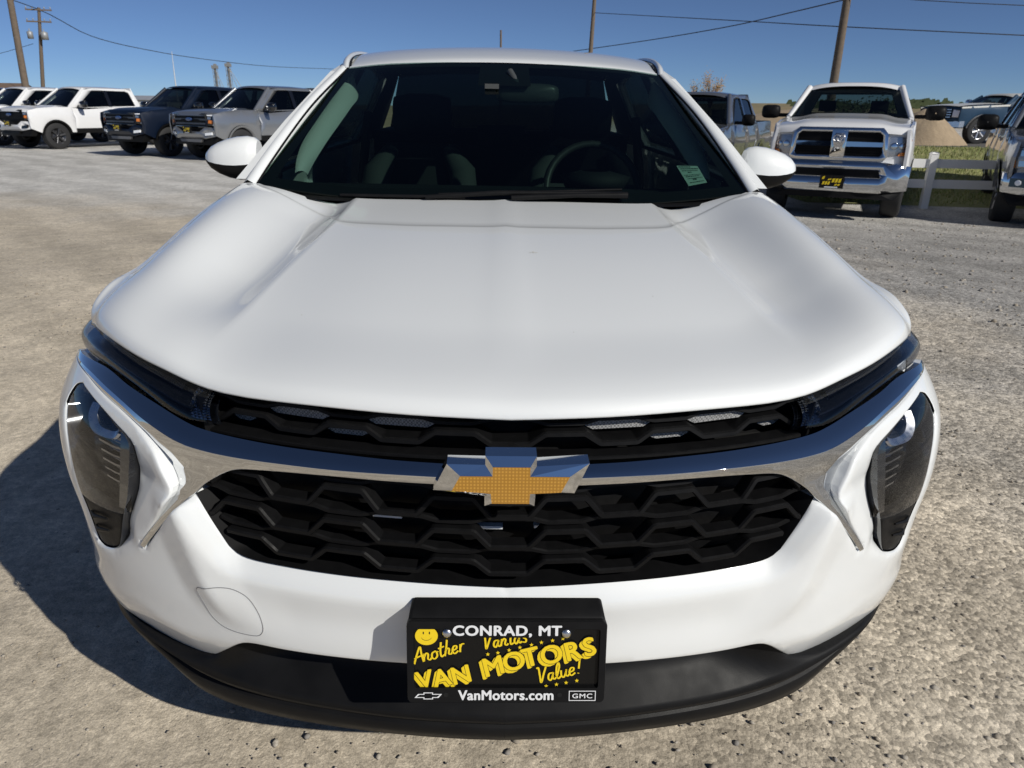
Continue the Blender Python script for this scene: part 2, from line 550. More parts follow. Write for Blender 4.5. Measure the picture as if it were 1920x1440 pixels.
# crushed grey gravel lies in a belt along the parked rows and on the right, packed tan dirt elsewhere
belt = ramp(math_('ADD', sep.outputs['Y'], math_('MULTIPLY', noise(.35, 3), 7.0)), 12.5, 17.0)
rightg = ramp(math_('ADD', sep.outputs['X'], math_('MULTIPLY', noise(.8, 4), 5.0)), 3.0, 6.5)
gmask = math_('MAXIMUM', belt, rightg)
grey = mixc(belt, grey, mixc(ramp(noise(1.7, 4), .35, .65), (.62, .60, .56), (.54, .52, .48)))
col = mixc(gmask, tan, grey)
vor = N('ShaderNodeTexVoronoi', Scale=70.0); nt.links.new(pos, vor.inputs['Vector'])
vor2 = N('ShaderNodeTexVoronoi', Scale=26.0); nt.links.new(pos, vor2.inputs['Vector'])
sepc = N('ShaderNodeSeparateColor'); nt.links.new(vor.outputs['Color'], sepc.inputs[0])
sepc2 = N('ShaderNodeSeparateColor'); nt.links.new(vor2.outputs['Color'], sepc2.inputs[0])
coarse = ramp(sep.outputs['X'], -.4, 1.4, .25, 1.0)
speck = math_('ADD', 1.0, math_('MULTIPLY', coarse, ramp(sepc.outputs[0], 0, 1, -.38, .34)))
speck2 = ramp(noise(38, 4, .6), .3, .7, .84, 1.14)
fine = ramp(noise(240, 5, .75), .3, .7, .74, 1.26)
big = ramp(noise(.22, 4), .3, .7, .88, 1.10)
# mid-size mottling and faint wheel tracks running up the lot
mott = ramp(noise(7.5, 6, .7), .32, .68, .86, 1.12)
trk = N('ShaderNodeTexWave', Scale=.42, Distortion=6.0, Detail=4.0); trk.bands_direction = 'DIAGONAL'; nt.links.new(pos, trk.inputs['Vector'])
k0 = math_('MULTIPLY', mott, ramp(trk.outputs['Fac'], .1, .9, .91, 1.06))
k = math_('MULTIPLY', k0, math_('MULTIPLY', math_('MULTIPLY', speck, fine), math_('MULTIPLY', speck2, big)))
cmb = N('ShaderNodeCombineXYZ')
for i in range(3): nt.links.new(k, cmb.inputs[i])
col = mixc(1.0, col, cmb.outputs[0], 'MULTIPLY')
# dry fields far out
fld = ramp(sep.outputs['Y'], 34, 60)
col = mixc(fld, col, mixc(ramp(noise(.02, 5), .4, .62), (.30, .235, .13), (.22, .19, .105)))
nt.links.new(col, bs.inputs['Base Color'])
hgt = math_('ADD', math_('MULTIPLY', vor.outputs['Distance'], math_('MULTIPLY', coarse, -.75)), math_('ADD', math_('MULTIPLY', noise(90, 5, .65), .8), math_('MULTIPLY', vor2.outputs['Distance'], math_('MULTIPLY', coarse, -.5))))
bp = N('ShaderNodeBump', Strength=.6, Distance=.008); nt.links.new(hgt, bp.inputs['Height']); nt.links.new(bp.outputs['Normal'], bs.inputs['Normal'])
me.materials.append(gm)
go = bpy.data.objects.new('ground', me); link(go); tag(go, kind='structure')
# loose stones near the car: far too many to count
ico = bmesh.new(); bmesh.ops.create_icosphere(ico, subdivisions=1, radius=1); iv = np.array([v.co[:] for v in ico.verts]); ifc = np.array([[v.index for v in f.verts] for f in ico.faces]); ico.free()
def stones(n, x0, x1, y0_, y1, s0, s1, seed):
    r = np.random.default_rng(seed)
    c = np.stack([r.uniform(x0, x1, n), y0_ + (y1 - y0_) * r.random(n) ** 1.5], -1); s = s0 * (s1 / s0) ** (r.random(n) ** 2.2)
    V = iv[None] * (1 + r.uniform(-.28, .28, (n, 12, 1))) * s[:, None, None] * r.uniform([.75, .75, .45], [1.25, 1.25, .8], (n, 3))[:, None, :]
    a = r.uniform(0, 6.3, n); ca, sa = np.cos(a)[:, None], np.sin(a)[:, None]
    x = V[..., 0] * ca - V[..., 1] * sa; y = V[..., 0] * sa + V[..., 1] * ca
    V = np.stack([x + c[:, :1], y + c[:, 1:], V[..., 2] + (ground_z(c[:, 0], c[:, 1]) + s * .12)[:, None]], -1)
    F = ifc[None] + 12 * np.arange(n)[:, None, None]
    return V.reshape(-1, 3), F.reshape(-1, 3), np.repeat(r.integers(0, 3, n), 20)
Vs, Fs, Ms = [], [], []; base = 0
for args in ((7500, .7, 4.6, .75, 5.0, .0016, .010, 1), (6500, -3.6, .8, .8, 5.0, .0013, .0060, 2), (3000, -7, -1.2, 4, 11.0, .003, .011, 6), (500, -.8, 2.6, .8, 2.0, .003, .010, 3), (2500, 3.2, 9.0, 4.5, 11.0, .005, .022, 4)):
    v, f, m_ = stones(*args); Vs.append(v); Fs.append(f + base); Ms.append(m_); base += len(v)
v = np.vstack(Vs).astype(np.float32); f = np.vstack(Fs).astype(np.int32); m_ = np.concatenate(Ms).astype(np.int32)
me = bpy.data.meshes.new('loose_gravel'); me.vertices.add(len(v)); me.vertices.foreach_set('co', v.ravel()); me.loops.add(f.size); me.loops.foreach_set('vertex_index', f.ravel())
me.polygons.add(len(f)); me.polygons.foreach_set('loop_start', np.arange(0, f.size, 3, dtype=np.int32)); me.polygons.foreach_set('loop_total', np.full(len(f), 3, np.int32)); me.polygons.foreach_set('material_index', m_)
me.update(calc_edges=True)
for i, c in enumerate(((.33, .285, .225), (.26, .24, .215), (.40, .36, .30))): me.materials.append(add_noise(mat('stone_%d' % i, c, .9), 120, .3))
so = bpy.data.objects.new('loose_gravel', me); link(so); tag(so, 'small loose stones scattered over the packed dirt lot', 'gravel', kind='stuff')
# =================================================================== the white car in front
XE, AA = 0.915, 0.50
y0 = cspline([.10,.18,.25,.32,.40,.5,.6,.68,.74,.80,.84,.88,.92,1.0], [1.02,1.0,.975,.955,.935,.927,.93,.928,.932,.952,.982,1.03,1.09,1.22])
wz = cspline([.1,.2,.28,.35,.42,.45,.5,.55,.63,.72,.78,.83,.9,1.0], [.96,.985,.992,1.0,1.0,.994,.995,1.0,1.012,1.01,1.002,.985,.965,.95])
_tau = np.linspace(0, np.pi / 2, 3000)
_tx = XE * np.sin(_tau); _ty = AA * (1 - np.cos(_tau))
_ts = np.r_[0, np.cumsum(np.hypot(np.diff(_tx), np.diff(_ty)))]
_tn = np.arctan2(_tx / XE**2 * AA * AA, np.maximum(AA - _ty, 1e-9)) if False else None
def Gx(x): return AA * (1 - np.sqrt(1 - np.clip(np.abs(x) / XE, 0, .9999) ** 2))
def plan(t):
    """t = arc length round the nose from the centre line: x, y set-back, outward normal"""
    t = np.asarray(t, float); sg = np.where(t < 0, -1.0, 1.0); a = np.abs(t); e = _ts[-1]
    tau = np.interp(a, _ts, _tau)
    x = XE * np.sin(tau); y = AA * (1 - np.cos(tau)) + np.maximum(0, a - e)
    nx = np.sin(tau) / XE; ny = -np.cos(tau) / AA
    ln = np.hypot(nx, ny)
    return x * sg, y, nx / ln * sg, ny / ln
def FP(U, off=0.0):
    """front skin: (arc length, height) -> point, pushed out by off"""
    U = np.asarray(U, float); x, y, nx, ny = plan(U[:, 0]); z = U[:, 1]; w = wz(z)
    return np.stack([x * w + nx * off, y0(z) + y + ny * off, z], -1)
def F1(t, z, off=0.0): return Vector(FP(np.array([[t, z]]), off)[0])
def FPoff(c): return lambda U, off=0.0: FP(U, off + c)

D = {
'chrome_top':[(1.02,.855),(0.8177,0.8664),(0.7244,0.8566),(0.6382,0.845),(0.5789,0.8347),(0.5401,0.8288),(0.5095,0.8265),(0.4577,0.8243),(0.3631,0.8216),(0.2752,0.82),(0.1915,0.8177),(0.1103,0.8164),(0.0,0.8142)],
'ridge':[(1.0,0.852),(0.8531,0.8557),(0.7657,0.8482),(0.7083,0.8399),(0.6552,0.8292),(0.6093,0.8197),(0.5551,0.8095),(0.4995,0.8056),(0.4513,0.8045),(0.359,0.8046),(0.2724,0.8043),(0.1904,0.8047),(0.1095,0.8044),(0.0,0.8025)],
'chrome_bot':[(0.0,0.7877),(0.1111,0.7904),(0.189,0.7911),(0.2707,0.7921),(0.3564,0.7901),(0.4013,0.7873),(0.4341,0.784),(0.4529,0.779),(0.4765,0.7665),(0.5099,0.7444),(0.5312,0.7236)],
'arm_lr':[(0.5312,0.7236),(0.5658,0.6921),(0.6068,0.6471),(0.6588,0.5909)],
'arm_tip':[(0.6588,0.5909),(0.669,0.593)],
'arm_ul':[(0.669,0.593),(0.618,0.6515),(0.5721,0.7136)],
'face_ul':[(0.5721,0.7136),(0.5596,0.7261),(0.5463,0.7419),(0.5451,0.7511),(0.5474,0.7586),(0.5654,0.7802),(0.5861,0.797),(0.6134,0.8079),(0.633,0.8144),(0.702,0.8323),(0.7577,0.8409),(0.8287,0.8485),(0.8951,0.8515),(1.0,0.8505)],
'white_ul':[(0.5721,0.7136),(0.569,0.7211),(0.5681,0.7318),(0.5865,0.7589),(0.6074,0.7845),(0.6414,0.8053),(0.6732,0.8165),(0.7176,0.8267),(0.7604,0.833),(0.8105,0.84),(0.8801,0.8475),(1.0,0.8485)],
'grille_bot':[(0.5312,0.7236),(0.5257,0.7132),(0.5055,0.6795),(0.4868,0.6478),(0.4776,0.6316),(0.4646,0.6204),(0.4446,0.614),(0.3664,0.6102),(0.2775,0.6083),(0.1643,0.6069),(0.0543,0.6041),(0.0,0.6025)],
'bump_bot':[(1.28,.250),(1.05,.250),(.95,.252),(.85,.260),(.75,.265),(.69,.272),(.645,.286)],
'spike':[(.645,.286),(.620,.298),(0.5800,0.340),(0.5128,0.4060),(0.4918,0.4254),(0.4734,0.4376),(0.4523,0.4426),(0.384,0.4447),(0.2851,0.4479),(0.1918,0.4505),(0.0903,0.4526),(0.0,0.4521)],
'roll_crease':[(1.3,.425),(0.907,0.4282),(0.8003,0.4462),(0.7331,0.4476),(0.6785,0.4352),(0.6283,0.4245),(0.5981,0.4219),(0.5673,0.4259),(0.526,0.4316),(0.4568,0.4534)],
'side_crease':[(0.5519,0.7035),(0.5425,0.6644),(0.5318,0.6073),(0.5176,0.5514),(0.5013,0.5118),(0.4794,0.4834),(0.4552,0.4662)],
'pod_a':[(0.8719,0.8345),(0.8960,0.828),(0.9080,0.8160),(0.916,0.7937),(0.905,0.7734),(0.895,0.7502),(0.884,0.7126),(0.879,0.6699),(0.874,0.6197),(0.8700,0.5995),(0.8690,0.5467),(0.8611,0.5272)],
'pod_b':[(0.8611,0.5272),(0.8357,0.5251),(0.7875,0.5400),(0.7608,0.5550),(0.7415,0.5797),(0.7032,0.6446),(0.6814,0.6846),(0.6688,0.7404),(0.6699,0.777),(0.6801,0.7886),(0.7156,0.8012),(0.7669,0.8155),(0.831,0.8285),(0.8719,0.8345)],
'pod_split':[(0.8740,0.624),(0.7894,0.6314),(0.7412,0.637),(0.702,0.6439)],
'tow':[(0.5474,0.5412),(0.5418,0.5498),(0.5257,0.5553),(0.492,0.5622),(0.4699,0.5606),(0.4478,0.548),(0.4346,0.5255),(0.4275,0.4989),(0.4283,0.4815),(0.4377,0.469),(0.4547,0.4651),(0.4938,0.4655),(0.5163,0.4728),(0.5323,0.4893),(0.5401,0.5139)],
'lens_bot':[(1.20,.852),(1.10,.856),(1.0053,0.861),(0.9572,0.865),(0.8299,0.8690),(0.7362,0.8624),(0.6567,0.8516),(0.5949,0.8404),(0.5558,0.8361),(0.5211,0.8373)],
'hood_edge':[(0.0,1.0,0.8800),(0.0835,1.0027,0.8819),(0.1644,1.0106,0.8828),(0.275,1.03,0.8840),(0.3628,1.0533,0.8826),(0.4574,1.0871,0.8800),(0.5059,1.1084,0.8820),(0.5391,1.1248,0.8866),(0.593,1.155,0.8965),(0.6485,1.1915,0.9040),(0.7119,1.2417,0.9130),(0.7632,1.2915,0.9172),(0.822,1.3645,0.9135)],
'ledge':[(0.0,0.94,0.3274),(0.1446,0.9463,0.3298),(0.2416,0.9577,0.3309),(0.4073,0.9923,0.3312),(0.5129,1.026,0.3328),(0.5574,1.0435,0.3367),(0.6134,1.069,0.3443),(0.6586,1.0929,0.352),(0.7227,1.1333,0.361)],
'lipbot':[(0.0,0.97,0.24),(0.0915,0.9725,0.2415),(0.2558,0.9899,0.2420),(0.4306,1.0288,0.2366),(0.5453,1.0685,0.2346),(0.6057,1.0952,0.2440),(0.6831,1.1373,0.2810),(0.7769,1.2059,0.3000),(.845,1.29,.285),(.888,1.42,.245),(.898,1.55,.235)],
}
def resx(L, n=70, xm=None):
    L = np.array(L); s = np.r_[0, np.cumsum(np.linalg.norm(np.diff(L, axis=0), axis=1))]
    q = np.linspace(0, s[-1], n); return np.stack([np.interp(q, s, L[:, i]) for i in range(3)], -1)
SHIFT = Vector((0, 3.0, 0))
car = empty('parked_car', 'white compact hatchback parked nose-on in front of the camera with a gold cross badge', 'car', m=CAR_M @ Matrix.Translation(SHIFT))

# ---------------------------------------------------------------- hood
_hx = [e[0] for e in D['hood_edge']] + [.86, .885]
yhf = lambda x: 1.0 + 1.3 * Gx(np.minimum(np.abs(x), .87))
zhf = cspline(_hx, [e[2] for e in D['hood_edge']] + [.899, .872])
zrear = cspline([0,.15,.3,.42,.52,.6,.68,.75,.80,.84,.87,.885], [1.058,1.058,1.057,1.057,1.063,1.073,1.083,1.089,1.086,1.070,1.050,1.025])
def yrear(x): return 2.205 + .02 * (np.abs(x) / .8) ** 2
zside = cspline([1.40,1.467,1.52,1.60,1.737,1.883,2.02,2.2,2.37], [.900,.928,.946,.958,.977,1.004,1.026,1.048,1.062])
CREASE = cspline([1.05,1.30,1.50,1.70,1.90,2.02,2.3], [.545,.525,.505,.480,.462,.456,.45])   # lateral place of the plateau edge against y
def cowl_y(x):   # line behind which the hood dips toward the glass
    x = np.abs(x)
    return np.interp(x, [0,.25,.42,.455,.50,.56,.64,.72,.9], [1.865,1.875,1.915,1.935,2.06,2.115,2.155,2.19,2.4])
def HZ(x, y, uc=None):
    x = np.abs(np.asarray(x, float)); y = np.asarray(y, float)
    yf = yhf(x); v = np.clip((y - yf) / (yrear(x) - yf), -.05, 1.25)
    vv = np.maximum(v, 0)
    prof = np.minimum(vv, 1) ** .80 + np.maximum(vv - 1, 0) * .6
    z = zhf(x) + (zrear(x) - zhf(x)) * prof
    # crown along the length
    z = z + .020 * (1 - np.clip(x / .8, 0, 1) ** 2) * np.sin(np.pi * np.clip(v, 0, 1)) ** 1.0
    # plateau edge, valley, shoulder
    u = x - CREASE(y) if uc is None else uc
    dep = .034 * smoothstep(.04, .42, v) * (1 - .35 * smoothstep(.80, 1.0, v))
    val = np.where(u < .075, np.sin(np.clip(u / .075, 0, 1) * np.pi / 2), .5 + .5 * np.cos(np.pi * np.clip((u - .075) / .20, 0, 1)))
    z = z - dep * val
    z = z + .019 * np.exp(-((x - .74) / .085) ** 2) * np.sin(np.pi * np.clip(v, 0, 1)) ** .7
    # faint centre spine
    z = z + .0045 * np.exp(-np.abs(x) / .03) * smoothstep(.0, .2, v)
    # blend to the measured side height
    k = smoothstep(.80, .87, x)
    z = z * (1 - k) + (zside(y) - .03 * smoothstep(.855, .885, x)) * k
    # cowl dip
    dd = y - cowl_y(x)
    z = z - .0035 * smoothstep(-.004, .012, dd) * (1 - smoothstep(.66, .78, x))
    return z
def HM(U, off=0.0):
    U = np.asarray(U, float)
    return np.stack([U[:, 0], U[:, 1], HZ(U[:, 0], U[:, 1]) + off], -1)

# structured sheet: columns follow the plateau edge, rows follow the nose and the cowl dip
mb = MB()
HXS = .885
def hood_front(x): return np.where(np.abs(x) < .80, yhf(x), np.interp(np.abs(x), [.80, .845, .868, .880, HXS], [float(yhf(.80)), 1.40, 1.44, 1.49, 1.56]))
cu = np.r_[np.linspace(0, .8, 12), .88, .94, .975, 1.0]; co_ = np.r_[.02, .05, .09, .14, .2, np.linspace(.27, .72, 12), np.linspace(.75, 1, 18)]
vr = np.r_[0, .0004, .0012, .0025, .004, .009, .016, .026, .038, .05, .065, np.linspace(.09, .94, 44), .965, .985, .996]
rows = []
def hood_row(yfun):
    xc = .48
    for _ in range(6): xc = float(CREASE(float(yfun(np.array([xc]))[0])))
    x = np.r_[cu * xc, xc + co_ * (HXS - xc)]
    return x, yfun(x), x - xc
def cowl_lim(x): return np.minimum(cowl_y(x), yrear(np.minimum(x, .8)) + np.maximum(0, x - .8) * 1.0)
def rear_lim(x): return yrear(np.minimum(x, .8)) + .004 + np.maximum(0, x - .8) * 1.05
for v in vr:
    x, y, uc = hood_row(lambda q: hood_front(q) + v * (cowl_lim(q) - hood_front(q)))
    d = (y - hood_front(x)) * np.where(x < .8, 1, .8); e = np.clip(d, 0, .020); rows.append(np.stack([x, y, HZ(x, y, uc) + .018 * (1 - smoothstep(0, .30, v)) - .005 * np.clip(1 - d / .075, 0, 1) ** 2 - .0145 * (1 - np.sqrt(np.maximum(0, 1 - (1 - np.clip(d, 0, .022) / .022) ** 2)))], -1))
for k in (0.0, .08, .16, .25, .4, .6, .8, 1.0):
    x, y, uc = hood_row(lambda q: cowl_lim(q) + np.maximum(k * (rear_lim(q) - cowl_lim(q)), k * .02)); rows.append(np.stack([x, y, HZ(x, y, uc)], -1))
under = rows[0] + np.array([0, .028, -.007]); rows.insert(0, under)
rows = [np.vstack([r_[:0:-1] * [-1, 1, 1], r_]) for r_ in rows]
mb.grid(rows, True)
mb.build('hood', white_paint, car)

mb = MB()        # dried splash and a few specks on the hood
for (x, y, r_) in ((.062, 1.655, .0045), (.069, 1.652, .0025), (.055, 1.650, .002), (.30, 1.42, .0015), (-.21, 1.60, .0013), (-.40, 1.33, .0014), (.12, 1.25, .0013), (.44, 1.75, .0015)):
    ol = [(x + r_ * random.uniform(.6, 1.2) * math.cos(k * math.pi / 5), y + r_ * 1.4 * random.uniform(.6, 1.2) * math.sin(k * math.pi / 5)) for k in range(10)]
    mb.add([(a, b, float(HZ(np.array([a]), np.array([b]))[0]) + .0188 * (1 - float(smoothstep(0, .30, (b - float(yhf(a))) / (float(cowl_y(a)) - float(yhf(a)))))) + .0006) for a, b in ol], [tuple(range(10))])
o = mb.build('dried_splash', add_noise(mat('splash', (.55, .54, .50), .8), 300, .4), car); o['kind'] = 'stuff'

# ---------------------------------------------------------------- front bumper skin
ST = .013
seg = lambda k: D[k]
bl = loop([D['grille_bot'][::-1], D['arm_lr'], D['arm_tip'], D['arm_ul'], D['white_ul'],
           [(1.0, .8485), (1.06, .842), (1.13, .80)], [(1.13, .80), (1.26, .79)], [(1.26, .79), (1.20, .70), (1.17, .6), (1.165, .5), (1.19, .40), (1.28, .250)],
           D['bump_bot'], D['spike'], [(0, .4521), (0, .6025)]], ST)
pod = loop([D['pod_a'], D['pod_b']], .014)
rim = {k: smooth_line(D[k], ST) for k in D if len(D[k][0]) == 2}
rimlines = [rim['grille_bot'], rim['arm_lr'], rim['arm_tip'], rim['arm_ul'], rim['white_ul'], pod + [pod[0]], rim['spike']]
_rc = np.array(sorted(D['roll_crease'])); _rcz = cspline(_rc[:, 0], _rc[:, 1])
_sc = np.array(D['side_crease'])[::-1]
def bumper_off(V):
    t, z = V[:, 0], V[:, 1]
    o = np.zeros(len(V))
    # tuck under the roll crease
    zc = np.where(t > .4568, _rcz(t), .4534)
    k = smoothstep(.40, .56, t)
    o -= k * np.interp(t, [.5, .62, .72, .85, 1.0], [.24, .22, .15, .09, .07]) * np.maximum(0, zc - z)
    # crease beside the grille and the channel inside it
    tc = np.interp(z, _sc[:, 1], _sc[:, 0]); kk = smoothstep(.46, .56, z) * (1 - smoothstep(.70, .725, z))
    o += kk * .015 * np.clip(1 - np.abs(t - tc) / .075, 0, 1) ** 1.15
    # band under the grille opening tips back to the edge
    dg = dist_lines(V, [rim['grille_bot']]); o -= .020 * (1 - smoothstep(0, .034, dg))
    # shallow face below it
    o -= .006 * np.exp(-((z - .52) / .04) ** 2) * (1 - smoothstep(.36, .46, t))
    # surround of the lamp pod is dished
    dw = np.minimum(dist_lines(V, [rim['white_ul'], rim['arm_ul']]), 1)
    reg = inside(V, rim_region); dfoot = dist_lines(V, [foot_line])
    o -= np.where(reg, np.minimum(.34 * np.maximum(0, dw - .003), .024) * smoothstep(.92, .76, t) * smoothstep(0, .035, dfoot), 0)
    return o
foot_line = [(1.0, .66), (.95, .56), (.93, .53), (.86, .512), (.78, .53), (.72, .560), (.685, .572), (.669, .593)]
rim_region = smooth_line(D['white_ul'], .02) + [(1.05, .8485), (1.02, .75)] + foot_line + smooth_line(D['arm_ul'], .02)[1:-1]
_pk = {(round(a, 5), round(b, 5)) for a, b in pod}
on_pod = lambda p: (round(float(p[0]), 5), round(float(p[1]), 5)) in _pk
mb = MB()
xt = [tuple(np.array(q) + np.array([du, 0])) for q in smooth_line(D['side_crease'], .015)[1:-1] for du in (-.02, -.008, 0, .008, .02)]
xt += [(q[0], q[1] + dv) for q in smooth_line(D['roll_crease'][1:-1], .02) for dv in (-.008, 0, .008) if q[0] < 1.1]
panel(mb, bl, FP, holes=[pod], step=ST, r=.006, wall=.03, rimlines=rimlines, offfn=bumper_off, nowall=lambda p: p[0] < 1e-6 or on_pod(p), rings=(.0008, .0022, .0045), rfn=lambda V: np.where((V[:, 0] > .66) & (V[:, 1] > .785), .0012, .006))
mb.mirror_x().build('bumper', white_paint, car, merge=2e-5)

# tow hook cover: its outline is a fine joint in the skin
tw = smooth_line(D['tow'] + [D['tow'][0]], .006)
mb = MB()
mb.tube([F1(-t, z, float(bumper_off(np.array([[t, z]]))[0]) + .0000) for t, z in tw[:-1]], .0008, 6, closed=True)
mb.build('tow_hook_cover_joint', add_noise(mat('joint_shadow', (.22, .22, .225), .7), 50, .1), car)

# ---------------------------------------------------------------- chrome wing bar
def strip(mb, A, B, oa, ob, n, mi=0, f=FP, rows=1, bulge=0.0, offA=None):
    """ruled strip between two (t,z) lines"""
    def res(L, n):
        L = np.array(smooth_line(L, .01)); s = np.r_[0, np.cumsum(np.hypot(*np.diff(L, axis=0).T))]
        q = np.linspace(0, s[-1], n); return np.stack([np.interp(q, s, L[:, 0]), np.interp(q, s, L[:, 1])], -1)
    a = res(A, n); b = res(B, n); rws = []
    if offA is not None: oa = offA(a); ob = oa + ob
    for i in range(rows + 1):
        k = i / rows; rws.append(f(a * (1 - k) + b * k, oa * (1 - k) + ob * k + bulge * math.sin(math.pi * k)))
    mb.grid(rws, True, mi)
def resample_t(L, ts):
    L = np.array(smooth_line(L, .01)); i = np.argsort(L[:, 0]); return np.stack([ts, np.interp(ts, L[i, 0], L[i, 1])], -1)
mb = MB()
RO = .006       # how far the ridge stands proud
ts = np.r_[np.linspace(0, .5, 50), np.linspace(.51, .70, 20), np.linspace(.72, 1.0, 22)]
top = resample_t(D['chrome_top'], ts); rdg = resample_t(D['ridge'], ts)
amp = np.interp(ts, [0, .6, .85, 1.0], [1, 1, .55, .12])
rows = []
for k in np.linspace(0, 1, 7):
    rows.append(FP(top * (1 - k) + rdg * k, (-.007 + (RO + .007) * (k + .18 * math.sin(k * math.pi))) * amp))
mb.grid(rows[::-1], True)
low = loop([D['ridge'][::-1][:1] + D['ridge'][::-1][1:], [(1.0, .852), (1.0, .8505)], D['face_ul'][::-1], D['arm_ul'][::-1], D['arm_tip'][::-1], D['arm_lr'][::-1], D['chrome_bot'][::-1], [(0, .7877), (0, .8025)]], .014)
rl = smooth_line(D['ridge'], .014)
rlows = [rim['chrome_bot'], rim['arm_lr']]
def chrome_off(V):
    d = dist_lines(V, [rl]); a = np.interp(V[:, 0], [0, .6, .85, 1.0], [1, 1, .55, .12])
    o = RO * a * (1 - smoothstep(0.0, .06, d) * .8)
    o = np.maximum(o, .004) - .004 * (d > .10)
    return RO * a - np.minimum(d * .46, .020) * a + .017 * smoothstep(.750, .600, V[:, 1])
panel(mb, low, FP, step=.014, r=.0025, wall=.028, rimlines=[rim['chrome_bot'], rim['arm_lr'], rim['arm_tip'], rim['arm_ul']], offfn=chrome_off, nowall=lambda p: p[0] < 1e-6 or not (p[0] < .535 and p[1] > .72), rings=(.0008, .0022))
# turned edge toward the white panel
fu = np.array(D['face_ul']); wu = np.array(D['white_ul'])
def tuck(L, d):
    L = np.array(smooth_line(L, .01)); T = np.gradient(L, axis=0); T /= np.linalg.norm(T, axis=1)[:, None] + 1e-9
    return [tuple(q) for q in L + np.stack([T[:, 1], -T[:, 0]], -1) * d]
_w = tuck(D['white_ul'], .0045)
strip(mb, D['face_ul'], _w, 0, -.012, 90, rows=3, bulge=.002, offA=chrome_off)
mb.mirror_x().build('grille_bar', chrome, car, merge=2e-5)

# ---------------------------------------------------------------- grilles
def prism_path(mb, path, h, depth, off, cham=.35, lean=0.0):
    """bar along a (t,z) path: front face h high, flanks back by depth, chamfered above and below"""
    A = np.array(path); n = len(A)
    N = np.zeros_like(A)
    T = np.gradient(A, axis=0); T /= np.linalg.norm(T, axis=1)[:, None] + 1e-12
    N[:, 0] = -T[:, 1]; N[:, 1] = T[:, 0]
    rowsf = [(+h * .5, -depth), (+h * .5, -h * cham), (+h * (.5 - cham * .6), 0), (-h * (.5 - cham * .6), 0), (-h * .5, -h * cham), (-h * .5, -depth)]
    rr = [FP(A + N * a, off + b) for a, b in rowsf]
    for i in range(5): mb.grid([rr[i + 1], rr[i]], False)
def wave(zc, amp, per, t0, t1, crest, slope, phase=0.0, zfun=None, step=.012):
    """trapezoid wave in (t,z); crest, slope = shares of a period on top and per flank"""
    keys = []
    k = math.floor(t0 / per) - 1
    while k * per < t1 + per:
        b = k * per + phase
        keys += [(b - crest * per / 2, 1), (b + crest * per / 2, 1), (b + (crest / 2 + slope) * per, 0), (b + (1 - crest / 2 - slope) * per, 0)]
        k += 1
    keys = sorted(keys); kt = [a for a, _ in keys]; kv = [v for _, v in keys]
    ts = sorted(set([t for t in np.arange(t0, t1, step)] + [t for t in kt if t0 < t < t1] + [t + e for t in kt for e in (-.003, .003) if t0 < t + e < t1] + [t0, t1]))
    ts = np.array(ts)
    v = np.interp(ts, kt, kv)
    # soften corners
    v = (np.interp(ts - .003, kt, kv) + 2 * v + np.interp(ts + .003, kt, kv)) / 4
    return np.stack([ts, zc + (zfun(ts) if zfun else 0) + (v - .5) * amp], -1)

# opening limits: half-width of the lower opening against height
def open_t(z):
    return np.interp(z, [.600,.612,.62,.632,.648,.68,.7236,.745,.76,.775,.785], [.36,.43,.462,.475,.487,.505,.529,.508,.485,.455,.42])
zf = lambda t: .012 * (np.abs(t) / .5) ** 2
PER = .178
lower = empty('lower_grille', None, None) if False else None
mb = MB()
# deep backing and the walls of the opening
bo = [(-.54, .72), (-.50, .64), (-.45, .605), (0, .592), (.45, .605), (.50, .64), (.54, .72), (.50, .77), (.42, .80), (0, .80), (-.42, .80), (-.50, .77)]
panel(mb, bo, FPoff(-.075), step=.06)
gb = smooth_line(D['grille_bot'], .02)
for sgn in (1, -1):
    L = np.array(gb) * [sgn, 1]
    a = FP(L, -.018); b = FP(L * [.96, 1] + [0, .004], -.075)
    mb.grid([a, b], True)
lg = mb.build('lower_grille', black_grille, car)
levels = [  # centre height of wave crest/trough mid, amplitude
    (.7475, .030), (.6925, .0285), (.6395, .024)]
for zc, amp in levels:
    tl = float(open_t(zc)) - .004
    pw = wave(zc, amp, PER, -tl, tl, .36, .145, phase=PER / 2, zfun=zf)
    m = MB(); prism_path(m, pw, .0100, .026, -.018)
    m.build('grille_wave_bar', black_grille, lg)
for zc in (.7735, .7215, .6660):
    tl = float(open_t(zc)) - .002
    ps = wave(zc, -.0065, PER, -tl, tl, .30, .14, phase=PER / 2, zfun=zf)
    m = MB(); prism_path(m, ps, .0085, .030, -.028)
    m.build('grille_bar_straight', black_grille, lg)
# pale hoses and a bright bracket that show between the bars
for (t, z, w_, h_) in ((-.205, .7035, .05, .006), (-.045, .690, .07, .005), (.085, .692, .085, .005)):
    q = np.array([[t - w_ / 2, z - h_ / 2], [t + w_ / 2, z - h_ / 2], [t + w_ / 2, z + h_ / 2], [t - w_ / 2, z + h_ / 2]])
    m = MB(); A_ = FP(q, -.060); B_ = FP(q, -.072); m.add(np.vstack([A_, B_]), [(0, 1, 2, 3), (0, 4, 5, 1), (1, 5, 6, 2), (2, 6, 7, 3), (3, 7, 4, 0)]); m.build('radiator_bracket', letter_white, lg)

